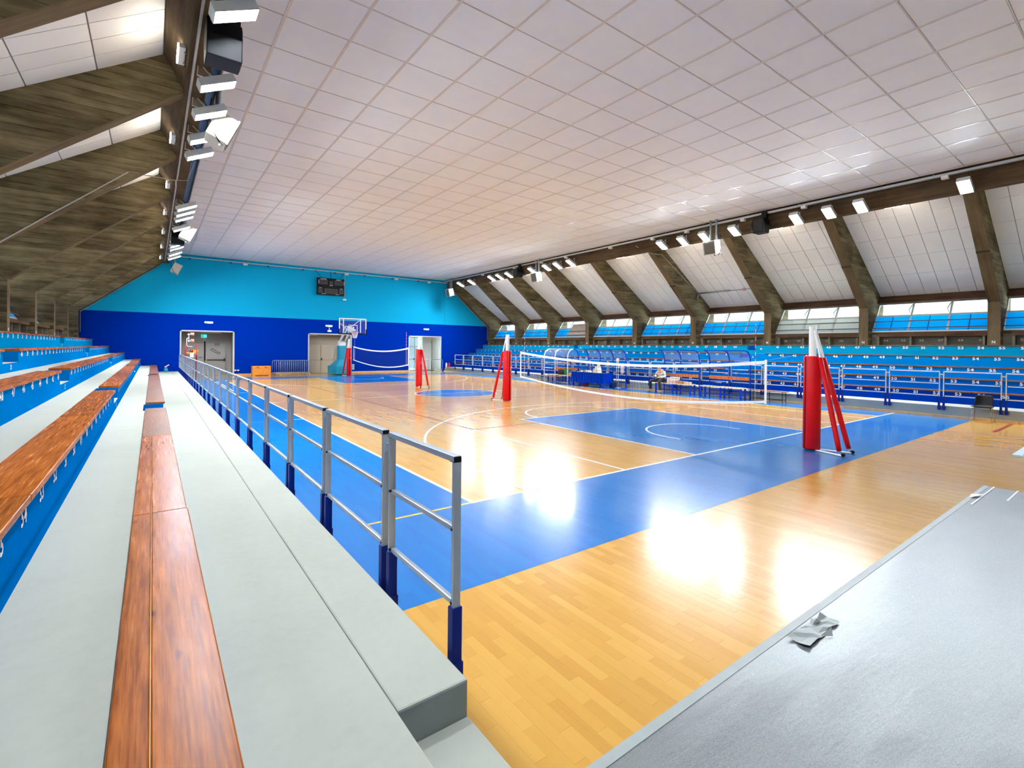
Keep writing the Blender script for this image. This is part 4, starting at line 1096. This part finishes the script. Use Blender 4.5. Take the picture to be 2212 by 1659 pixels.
for k in range(12):
    for dd in (1, -1):
        pts = []
        for j in range(6):
            r_ = .222-.10*(j/5)**.8; a = 2*math.pi*(k+dd*j*.5)/12
            pts.append((7.48+r_*math.cos(a), Yb-.38+r_*math.sin(a), 3.04-.42*j/5))
        nt_.tube(pts, .006, 4, caps=False)
nt_.build('basket_net', NETW, rim, kind='stuff')

# ---------------------------------------------------------------- end wall furniture
t = thing('vault_box', 'orange plywood vaulting box standing by the blue end wall', 'vaulting box', (2.5, 32.2, 0))
b = MB().box(1.95, 3.07, 31.95, 32.5, .04, .50); b.build('lower_section', VAULTW, t, bevel=.01)
MB().box(1.95, 3.07, 31.95, 32.5, .505, .66).build('top_section', VAULTW, t, bevel=.012)
for x in (2.18, 2.68): MB().box(x, x+.14, 31.944, 31.952, .545, .585).build('hand_slot', DARKV, t)
MB().box(1.97, 2.12, 31.96, 32.49, 0, .04).box(2.90, 3.05, 31.96, 32.49, 0, .04).build('foot', VAULTW, t)
def barrier(x0, x1, y, lab, hang=False):
    t = thing('crowd_barrier', lab, 'crowd barrier', ((x0+x1)/2, y, 0)); z0, z1, r_ = .17, 1.02, .12
    pts = [(x0,y,z0),(x0,y,z1-r_)]+[(x0+r_-r_*math.cos(R(a)), y, z1-r_+r_*math.sin(R(a))) for a in (30,60,90)]+[(x1-r_+r_*math.sin(R(a)), y, z1-r_+r_*math.cos(R(a))) for a in (0,30,60,90)]+[(x1,y,z0)]
    MB().tube(pts, .02, 8, closed=True).build('hoop', GALV, t)
    for k in range(1, 15):
        x = x0+(x1-x0)*k/15; MB().cyl((x,y,z0), (x,y,z1-.01), .009, 6).build('bar', GALV, t)
    for x in (x0+.2, x1-.2): MB().tube([(x,y-.25,.015),(x,y,.10),(x,y,z0)], .017, 6).tube([(x,y+.22,.015),(x,y,.10)], .017, 6).build('foot', GALV, t)
barrier(3.25, 5.35, 32.55, 'grey steel crowd barrier leaning closest against the blue wall')
barrier(3.45, 5.55, 32.28, 'grey steel crowd barrier second in the stack by the blue wall')
barrier(3.65, 5.75, 32.02, 'grey steel crowd barrier at the front of the stack')
barrier(14.35, 16.36, 32.45, 'grey steel crowd barrier standing across the open entrance door')
def extinguisher(x, y, m, lab):
    t = thing('fire_extinguisher', lab, 'fire extinguisher', (x, y, .25)); t_ = .252
    MB().lathe((x,y,t_), [(.07,.0),(.075,.02),(.075,.38),(.05,.45),(.025,.48)], 12).build('cylinder', m, t)
    MB().box(x-.03, x+.03, y-.03, y+.03, t_+.48, t_+.54).bar((x,y,t_+.55), (x-.12,y,t_+.58), .02, .015).build('valve', BLACKP, t)
    MB().tube([(x+.02,y,t_+.5),(x+.10,y-.02,t_+.4),(x+.10,y-.02,t_+.2)], .012, 6).build('hose', BLACKP, t)
extinguisher(16.66, 32.3, WHITEP, 'white labelled fire extinguisher beside the entrance door')
extinguisher(16.92, 32.3, REDP, 'red fire extinguisher beside the white one by the entrance')
# referee chair
t = thing('referee_chair', 'red framed referee chair with yellow board and pink rollers by the grey door', 'referee chair', (-1.55, 30, 0))
for x in (-1.84, -1.28):
    for y in (29.7, 30.3): MB().tube([(x,y,.02),(x*.97-.04,y,2.08)], .028, 8).build('leg', REDM, t)
for z in (.4, .75, 1.1, 1.45): MB().tube([(-1.83,29.7,z),(-1.29,29.7,z)], .02, 6).build('rung', REDM, t)
MB().box(-1.80, -1.33, 29.68, 30.3, 1.55, 1.60).build('seat', YELW, t, bevel=.01); MB().obox((-1.42,29.8,1.68), ((1,0,.1),(0,1,0),(-.1,0,1)), (.22,.04,.07)).build('side_board', YELW, t)
MB().box(-1.62, -1.44, 29.6, 29.75, 1.30, 1.58).build('white_pad', WHITEP, t, bevel=.02)
MB().lathe((-1.55,29.75,1.6), [(.10,0),(.09,.12),(.05,.2),(.0,.22)], 10).build('red_knob', REDM, t)
b = MB().tube([(-1.50,29.7,1.95),(-1.72,29.7,1.95),(-1.78,29.7,2.05),(-1.78,29.7,2.4),(-1.72,29.7,2.46)], .02, 8).tube([(-1.68,29.7,2.2),(-1.68,29.7,2.72)], .02, 8)
b.cyl((-1.74,29.7,2.66), (-1.58,29.7,2.66), .028, 8).cyl((-1.74,29.7,2.28), (-1.58,29.7,2.28), .028, 8).build('white_bracket', STEELW, t)
MB().cyl((-1.60,29.7,2.68), (-1.42,29.7,2.68), .10, 14).build('roller', PINK, t); MB().cyl((-1.60,29.7,2.29), (-1.42,29.7,2.29), .10, 14).build('roller', PINK, t)
# sprayer on the far end of the near platform
t = thing('pressure_sprayer', 'small white and teal pressure sprayer left on the far end of the near platform', 'sprayer', (-2.72, 32.0, PZ+.002))
MB().lathe((-2.72,32.0,PZ+.003), [(.10,0),(.11,.03),(.11,.16),(.07,.22),(.03,.25)], 12).build('tank', TEAL, t)
MB().lathe((-2.72,32.0,PZ+.24), [(.035,0),(.05,.04),(.03,.10),(.02,.12)], 10).build('pump', WHITEP, t); MB().bar((-2.78,32,PZ+.3), (-2.56,32,PZ+.44), .03, .05).build('nozzle', WHITEP, t); MB().bar((-2.72,31.95,PZ+.27), (-2.64,31.9,PZ+.32), .03, .04).build('trigger', REDP, t)

# ---------------------------------------------------------------- dugouts, benches and table across the court
XB, XT, XFr = 16.34, 15.93, 15.50
def curve(full):
    pts = [(XB, .0), (XB, 1.55)]
    for a in (15,30,45,60,75,90): pts.append((XT+(XB-XT)*math.cos(R(a)), 1.55+.48*math.sin(R(a))))
    if full:
        for a in (105,120,135,150,165,180): pts.append((XT+(XT-XFr)*math.cos(R(a)), 1.55+.48*math.sin(R(a))))
        pts.append((XFr, 0))
    return pts
def dugout(yl, lab, full=False, back=True, bench=True):
    t = thing('dugout', lab, 'dugout', (16, sum(yl)/len(yl), 0), 'team dugouts')
    cv = curve(full)
    for y in yl:
        half = cv[:8]
        MB().tube([(x, y, z) for x, z in half], .032, 6).build('rib', BLUED, t)
        if full: MB().tube([(x, y, z) for x, z in cv[7:]], .028, 6).build('front_rib', STEELW, t, label='white front rib')
    MB().bar((XT, min(yl), 2.03), (XT, max(yl), 2.03), .05, .04).build('top_rail', BLUED if not full else STEELW, t)
    MB().bar((XB, min(yl), 1.50), (XB, max(yl), 1.50), .03, .04).bar((XB, min(yl), .30), (XB, max(yl), .30), .03, .04).build('back_rail', BLUED, t)
    if full: MB().bar((XFr, min(yl), 1.22), (XFr, max(yl), 1.22), .03, .04).bar((XFr, min(yl), .08), (XFr, max(yl), .08), .03, .03).build('front_rail', STEELW, t)
    arcp = cv[1:8]+(cv[8:14] if full else [])
    ysd = sorted(yl)
    for a, c in zip(ysd[:-1], ysd[1:]):
        b = MB()
        for (xa, za), (xb, zb) in zip(arcp[:-1], arcp[1:]):
            b.prism([(xa,za),(xb,zb),(xb,zb+.006),(xa,za+.006)] if abs(xb-xa) > .02 else [(xa,za),(xb,zb),(xb+.006,zb),(xa+.006,za)], 'y', a+.03, c-.03)
        b.build('canopy_sheet', CANOPY, t)
    if back: MB().box(XB-.075, XB-.04, min(yl)+.02, max(yl)-.02, .79, .93).build('back_board', ORANGEW, t, label='orange wooden back board')
dugout([17.55,16.55,15.43], 'barrel-vaulted dugout with white front ribs behind the black bench', True)
dugout([14.6,13.65,12.7,11.78], 'blue ribbed dugout behind the blue draped table', back=False)
dugout([9.33,8.40,7.40], 'blue ribbed dugout where the man sits')
dugout([6.88,5.94,5.0], 'blue ribbed dugout beyond the net antenna, nearest the viewer')
def team_bench(y0, y1, lab):
    t = thing('team_bench', lab, 'bench', (15.95, (y0+y1)/2, 0), 'benches in the dugouts')
    xa, xb = 15.72, 16.10
    for x0 in (xa, xa+.13, xa+.26): MB().box(x0, x0+.11, y0, y1, .46, .50).build('seat_slat', mat('pale seat slat', (226,206,168), .45) if 'pale seat slat' not in bpy.data.materials else bpy.data.materials['pale seat slat'], t)
    for y in (y0+.05, (y0+y1)/2, y1-.05):
        for x in (xa+.03, xb-.03): MB().box(x-.03, x+.03, y-.03, y+.03, 0, .46).build('leg', BLUED, t)
    MB().box(xa+.02, xa+.05, y0+.05, y1-.05, .40, .44).box(xa+.02, xa+.05, y0+.05, y1-.05, .14, .17).box(xb-.05, xb-.02, y0+.05, y1-.05, .14, .17).build('stretcher', BLUED, t)
team_bench(7.42, 9.42, 'pale slatted bench with blue legs under the seated man')
team_bench(5.02, 6.98, 'pale slatted bench with blue legs in the dugout nearest the viewer')
team_bench(15.5, 17.5, 'pale slatted bench inside the barrel-vaulted dugout')
def low_bench(x0, x1, y0, y1, h, lab):
    t = thing('low_bench', lab, 'bench', ((x0+x1)/2, (y0+y1)/2, 0))
    MB().box(x0, x1, y0, y1, h-.03, h).build('seat_board', mat('dark red-brown seat', (140,84,58), .5) if 'dark red-brown seat' not in bpy.data.materials else bpy.data.materials['dark red-brown seat'], t)
    for y in (y0+.12, (y0+y1)/2, y1-.12):
        MB().tube([(x0+.03,y,.0),(x0+.03,y,h-.04),(x1-.03,y,h-.04),(x1-.03,y,0)], .014, 6).build('leg', BLACKP, t)
    MB().tube([(x0+.03,y0+.12,.12),(x0+.03,y1-.12,.12)], .01, 6).tube([(x1-.03,y0+.12,.12),(x1-.03,y1-.12,.12)], .01, 6).build('stretcher', BLACKP, t)
low_bench(15.05, 15.38, 15.75, 17.75, .44, 'low brown bench with black legs before the barrel-vaulted dugout')
low_bench(15.98, 16.32, 3.40, 4.92, .46, 'low orange-brown bench with thin black legs past the last dugout')
t = thing('scorers_table', 'long table under a royal blue cloth before the ribbed dugout', 'table', (15.6, 13.5, 0))
y0, y1, xa, xb = 12.35, 14.85, 15.28, 15.95
MB().box(xa+.02, xb-.02, y0+.02, y1-.02, .74, .765).build('table_top', mat('dark table top', (30,32,44), .5), t)
for y in (y0+.07, y1-.07):
    for x in (xa+.06, xb-.06): MB().box(x-.05, x+.05, y-.05, y+.05, 0, .74).build('leg', BLUED, t)
c = MB(); n = 40; vs = []; per = []
for i in range(n+1): per.append((xa, y1-(y1-y0)*i/n))
for i in range(1, 9): per.append((xa+(xb-xa)*i/8, y0))
per = [(xa+(xb-xa)*(8-i)/8, y1) for i in range(8)]+per
for j, z in enumerate((.775, .6, .4, .20)):
    for i, (x, y) in enumerate(per):
        w = .012*j*math.sin(i*1.9)
        vs.append((x-(.004+w if abs(x-xa) < 1e-6 else 0), y-(.004+w if y == y0 else (-.004-w if y == y1 else 0)), z+(.02*math.sin(i*.7) if j == 3 else 0)))
m = len(per)
c.add(vs, [[j*m+i, (j+1)*m+i, (j+1)*m+i+1, j*m+i+1] for j in range(3) for i in range(m-1)], 0, True)
tag(c.build('table_cloth', CLOTHB, None, category='table cloth', label='royal blue cloth hanging round the long table'))
tp = .767
def small(name, lab, cat, parts, loc):
    t = thing(name, lab, cat, loc)
    for nm, b, m in parts: b.build(nm, m, t)
    return t
small('monitor', 'white boxy monitor seen from behind on the blue draped table', 'monitor', [('body', MB().prism([(12.95,tp),(13.35,tp),(13.30,tp+.22),(13.2,tp+.22),(13.18,tp+.34),(13.02,tp+.34)], 'x', 15.45, 15.75), WHITEP), ('stand', MB().box(15.5,15.7,12.9,13.4,tp-.001,tp+.02), WHITEP)], (15.6,13.15,tp))
small('paper_stack', 'flat white heap of papers on the blue draped table', 'papers', [('sheets', MB().box(15.5,15.75,13.7,14.05,tp,tp+.07).obox((15.6,13.9,tp+.085), ((1,.2,0),(-.2,1,0),(0,0,1)), (.12,.15,.014)), PAPER)], (15.6,13.9,tp))
small('paper_stack', 'crumpled white papers at the far end of the draped table', 'papers', [('sheets', MB().box(15.45,15.65,14.35,14.6,tp,tp+.025).obox((15.55,14.3,tp+.05), ((1,.3,.2),(-.3,1,0),(-.2,0,1)), (.09,.1,.006)), PAPER)], (15.55,14.45,tp))
small('foul_paddle', 'round white paddle sign standing on two thin legs by the table', 'paddle sign', [('disc', MB().lathe((16.15,12.2,1.46), [(.0,-.012),(.11,-.012),(.12,0),(.11,.012),(0,.012)], 18, ax='x'), WHITEP), ('rim', MB().tube([(16.15,12.2+.122*math.cos(2*math.pi*i/20),1.46+.122*math.sin(2*math.pi*i/20)) for i in range(20)], .01, 5, closed=True), mat('grey rim', (120,110,110), .5)), ('leg', MB().cyl((16.15,12.14,0),(16.15,12.14,1.36),.014,6).cyl((16.15,12.26,0),(16.15,12.26,1.36),.014,6), STEELW)], (16.15,12.2,0))
small('notice_sheet', 'white notice sheet hung on the railing behind the table', 'notice', [('sheet', MB().box(16.375,16.385,11.95,12.2,.78,1.2), PAPER)], (16.38,12.1,1))
small('notice_sheet', 'narrow white sheet hung above the monitor behind the table', 'notice', [('sheet', MB().box(16.22,16.23,13.55,13.78,.95,1.32), PAPER)], (16.22,13.66,1))
small('basin', 'dark red plastic basin on the floor under the table', 'basin', [('bowl', MB().lathe((15.55,14.0,.0), [(.16,.0),(.20,.02),(.25,.17),(.265,.18),(.24,.17),(.19,.03),(.0,.025)], 20), BASIN)], (15.55,14.0,0))
small('bucket', 'dark bucket on the floor at the near end of the table', 'bucket', [('pail', MB().lathe((15.85,12.15,.0), [(.11,.0),(.115,.02),(.15,.30),(.158,.31),(.14,.29),(.1,.03),(.0,.025)], 16), mat('dark blue-grey pail', (24,36,70), .5)), ('handle', MB().tube([(15.85,12.0,.30),(15.80,12.05,.40),(15.78,12.15,.43),(15.80,12.25,.40),(15.85,12.3,.30)], .006, 5), GALV)], (15.85,12.15,0))
small('sports_bag', 'green bag standing on the bench in the barrel-vaulted dugout', 'bag', [('body', MB().lathe((15.9,15.95,.50), [(.02,.0),(.15,.02),(.17,.15),(.15,.34),(.07,.42),(.0,.43)], 12), GREENB), ('strap', MB().tube([(15.9,15.85,.88),(15.88,15.95,1.0),(15.9,16.05,.88)], .012, 5), DARKB)], (15.9,15.95,.5))
small('sports_bag', 'dark lumpy bag on the bench beside the green bag', 'bag', [('body', MB().lathe((15.9,16.45,.50), [(.02,.0),(.20,.02),(.22,.14),(.17,.28),(.06,.33),(.0,.33)], 12), DARKB), ('strap', MB().tube([(15.9,16.3,.78),(15.86,16.45,.9),(15.9,16.6,.78)], .012, 5), BASIN)], (15.9,16.45,.5))
small('box', 'yellow box on the bench between bag and table', 'box', [('carton', MB().box(15.75,16.0,15.25,15.62,.50,.64), YELW), ('lid', MB().box(15.745,16.005,15.245,15.625,.62,.65), PAPER)], (15.87,15.4,.5))
small('cable_coil', 'loose blue cable coil lying on the floor near the bucket', 'cable', [('coil', MB().tube([(15.75+.22*math.cos(i*.5)+.02*i/10, 11.6+.3*math.sin(i*.5), .012+.002*(i%5)) for i in range(42)], .009, 5), BLUED)], (15.75,11.6,0))
small('cable_coil', 'white cable tangle lying beside the blue coil', 'cable', [('coil', MB().tube([(15.95+.15*math.cos(i*.6)+.03*math.sin(i*1.7), 11.95+.18*math.sin(i*.6), .01+.003*(i%4)) for i in range(34)], .008, 5), WHITEP)], (15.95,11.95,0))
zt = .501
for i, (x, y, w, d, h, z, m, lab) in enumerate((
    (15.90,8.62,.13,.14,.24,zt,mat('printed white box', (226,206,206), .6, var=.25, nscale=30),'tall white printed box on the bench next to the man'),
    (15.86,8.36,.14,.12,.16,zt,mat('printed pink box', (228,196,190), .6, var=.25, nscale=30),'pinkish printed box second from the man on the bench'),
    (15.90,8.34,.12,.13,.12,zt+.162,mat('printed white box top', (236,228,224), .6, var=.2, nscale=30),'white box stacked on the pinkish box'),
    (15.88,8.03,.16,.19,.11,zt,CARD,'open brown cardboard tray on the bench'),
    (15.90,7.70,.13,.12,.09,zt,mat('pale carton', (226,200,170), .7),'small pale carton at the end of the bench boxes'))):
    t = thing('box', lab, 'box', (x, y, z), 'boxes on the bench by the man')
    MB().box(x-w, x+w, y-d, y+d, z, z+h*.86).build('carton', m, t, bevel=.006); MB().box(x-w-.004, x+w+.004, y-d-.004, y+d+.004, z+h*.80, z+h).build('lid', PAPER if i != 3 else CARD, t)
small('document_case', 'flat black case on the bench between man and boxes', 'case', [('case', MB().box(15.75,16.02,8.80,8.98,zt,zt+.05), BLACKP), ('clasp', MB().box(15.742,15.75,8.86,8.92,zt+.02,zt+.035), GALV)], (15.9,8.9,zt))

# black chair by the platform, seen beyond the padded post
t = thing('stacking_chair', 'black plastic chair with chrome legs standing against the grey platform', 'chair', (16.2, -2.3, 0))
yc, xc = -2.28, 16.12
b = MB(); vs = []; n = 12
prof = [(-.22,.455),(-.20,.435),(-.08,.425),(.06,.43),(.13,.45),(.17,.52),(.20,.62),(.225,.74),(.235,.79)]
for j, (px, pz) in enumerate(prof):
    for i in range(n+1):
        u = -1+2*i/n; w = (.23 if j < 5 else .225-.012*(j-5))
        vs.append((xc+px-(.05*u*u if j > 4 else 0), yc+w*u, pz+(.02*u*u if j < 5 else (-.03*u**6 if j == 8 else 0))))
fs = [[j*(n+1)+i, j*(n+1)+i+1, (j+1)*(n+1)+i+1, (j+1)*(n+1)+i] for j in range(len(prof)-1) for i in range(n)]
sh = b.add(vs, fs, 0, True).build('shell', BLACKP, t); sd = sh.modifiers.new('solid', 'SOLIDIFY'); sd.thickness = .012
for y_, sg_ in ((yc-.2,-1), (yc+.2,1)):
    MB().tube([(xc-.24,y_+.03*sg_,.0),(xc-.16,y_,.40),(xc-.10,y_-.02*sg_,.415),(xc+.08,y_-.02*sg_,.415),(xc+.13,y_,.40),(xc+.21,y_+.03*sg_,.0)], .011, 8).build('leg_frame', CHROME, t)
MB().tube([(xc-.10,yc-.18,.415),(xc-.10,yc+.18,.415)], .01, 6).tube([(xc+.08,yc-.18,.415),(xc+.08,yc+.18,.415)], .01, 6).build('cross_tube', CHROME, t)
tag(MB().box(16.494, 16.5, -4.2, -3.95, .19, .25).build('wall_vent', ALUW), 'small white vent plate in the platform face beyond the chair', 'vent')

# ---------------------------------------------------------------- the seated man
def skin(name, m, verts, edges, parent, sub=2, root=0):
    me = bpy.data.meshes.new(name); me.from_pydata([v[:3] for v in verts], edges, [])
    o = bpy.data.objects.new(name, me); COL.objects.link(o); o.parent = parent
    md = o.modifiers.new('skin', 'SKIN'); md.use_smooth_shade = True
    lay = me.skin_vertices[0].data
    for i, v in enumerate(verts):
        r_ = v[3]; lay[i].radius = (r_, r_) if not isinstance(r_, tuple) else r_
        lay[i].use_root = (i == root)
    sb = o.modifiers.new('sub', 'SUBSURF'); sb.levels = sub; sb.render_levels = sub
    me.materials.append(m); return o
def man():
    X, Y = 15.93, 9.12
    t = thing('person', 'bald man with grey beard in pale shirt and dark trousers, seated, looking at a phone', 'person', (X, Y, 0))
    # local frame: f = facing (-x), l = his left (towards -y)
    def P_(f, l, z, r_): return (-f, -l, z, r_)
    V = []; E = []
    def add(p, par=None):
        V.append(p); i = len(V)-1
        if par is not None: E.append((par, i))
        return i
    pel = add(P_(.0,0,.63,.12)); ab = add(P_(.03,0,.74,.13), pel); ch = add(P_(.12,0,.93,.145), ab); up = add(P_(.17,0,1.03,.10), ch)
    nk = add(P_(.21,0,1.085,.055), up); hd1 = add(P_(.25,0,1.12,.066), nk); hd2 = add(P_(.275,0,1.18,.088), hd1); hd3 = add(P_(.265,0,1.235,.076), hd2)
    # legs
    for l, kf, kl, ff, fl_ in ((.10,.42,.12,.36,.14), (-.10,.38,-.42,.20,-.56)):
        h = add(P_(.05,l,.60,.085), pel); k = add(P_(kf,kl,.585 if l > 0 else .56,.066), h); a = add(P_(ff,fl_,.10,.042), k)
        e = add(P_(ff-.02,fl_,.05,.04), a); add(P_(ff+.15,fl_+(.0 if l > 0 else -.06),.035,.034), e)
    # arms: elbows near the thighs, hands meeting at the phone
    for sg_ in (1, -1):
        s1 = add(P_(.15,.17*sg_,1.0,.062), up); el = add(P_(.16,.25*sg_,.77,.046), s1); wr = add(P_(.38,.08*sg_-.02,.735,.030), el); pm_ = add(P_(.43,.045*sg_-.02,.735,.034), wr)
        for q in range(4):
            b0 = add(P_(.465,.035*sg_-.02+.018*(q-1.5)*.6,.748-.012*q,.0095), pm_); b1 = add(P_(.485,.012*sg_-.02+.006*q*sg_,.742-.014*q,.009), b0); add(P_(.475,-.006*sg_-.02,.728-.013*q,.008), b1)
        th = add(P_(.41,.03*sg_-.02,.765,.010), pm_); add(P_(.44,.012*sg_-.02,.775,.009), th)
    body = skin('body', SKIN, V, E, t)
    # shirt
    V2 = []; E2 = []
    def a2(p, par=None):
        V2.append(p); i = len(V2)-1
        if par is not None: E2.append((par, i))
        return i
    w = a2(P_(.0,0,.665,.16)); m_ = a2(P_(.03,0,.73,.165), w); c = a2(P_(.12,0,.92,.175), m_); u = a2(P_(.16,0,1.02,.115), c)
    for sg_ in (1, -1):
        s1 = a2(P_(.14,.18*sg_,1.0,.08), u); el = a2(P_(.15,.275*sg_,.78,.065), s1); a2(P_(.34,.115*sg_-.02,.74,.045), el)
    skin('shirt', SHIRT, V2, E2, t)
    V3 = []; E3 = []
    def a3(p, par=None):
        V3.append(p); i = len(V3)-1
        if par is not None: E3.append((par, i))
        return i
    w = a3(P_(.0,0,.63,.125))
    for l, kf, kl, ff, fl_ in ((.10,.42,.12,.36,.14), (-.10,.38,-.42,.20,-.56)):
        h = a3(P_(.08,l*1.1,.605,.10), w); k = a3(P_(kf,kl,.585 if l > 0 else .56,.084), h); a3(P_(ff,fl_,.13,.062), k)
    skin('trousers', TROUS, V3, E3, t)
    for l, ff, fl_, dl in ((1,.36,.14,0), (-1,.20,-.56,-.07)):
        skin('shoe', SHOE, [P_(ff-.05,fl_-dl*.3,.045,.043), P_(ff+.05,fl_+dl*.4,.05,.046), P_(ff+.17,fl_+dl,.035,.034)], [(0,1),(1,2)], t)
    # face
    fc = Vector((-.275,0,1.18)); dwn = Vector((-.72,0,-.69)); upf = Vector((-.69,0,.72)); sd_ = Vector((0,1,0))
    hb = lambda u_, v_, w_: tuple(fc+dwn*u_+upf*v_+sd_*w_)
    skin('nose', SKIN, [hb(.075,.02,0)+(.012,), hb(.105,-.012,0)+(.016,)], [(0,1)], t, 1)
    skin('beard', BEARD, [hb(.055,-.055,.045)+(.026,), hb(.085,-.075,0)+(.032,), hb(.055,-.055,-.045)+(.026,)], [(0,1),(1,2)], t, 1)
    for w_ in (.032, -.032):
        MB().lathe((0,0,0), [(0,-.011),(.011,0),(0,.011)], 8)
        skin('eye', BLACKP, [hb(.077,.022,w_)+(.008,), hb(.080,.021,w_)+(.007,)], [(0,1)], t, 1)
        skin('eyebrow', BEARD, [hb(.078,.042,w_-.016)+(.005,), hb(.082,.045,w_+.012)+(.005,)], [(0,1)], t, 1)
    for w_ in (.088, -.088): skin('ear', SKIN, [hb(-.01,.015,w_)+(.014,), hb(-.005,-.03,w_)+(.011,)], [(0,1)], t, 1)
    skin('hair', BEARD, [hb(-.05,-.03,.07)+(.022,), hb(-.085,-.02,0)+(.026,), hb(-.05,-.03,-.07)+(.022,)], [(0,1),(1,2)], t, 1)
    MB().obox((X-.285, Y, 1.02), ((0,1,0),(-.6,0,1),(1,0,.6)), (.07,.02,.012)).build('collar', SHIRT, t)
    ph = thing('phone', 'dark phone held in the seated man\'s hands', 'phone', (X-.47, Y+.02, .75))
    MB().obox((X-.47, Y+.02, .758), ((0,1,0),(-.85,0,-.3),(-.3,0,.85)), (.072,.036,.005)).build('body', BLACKP, ph); MB().obox((X-.468, Y+.02, .7645), ((0,1,0),(-.85,0,-.3),(-.3,0,.85)), (.064,.031,.001)).build('screen', mat('dark glass', (12,14,18), .1), ph)
man()
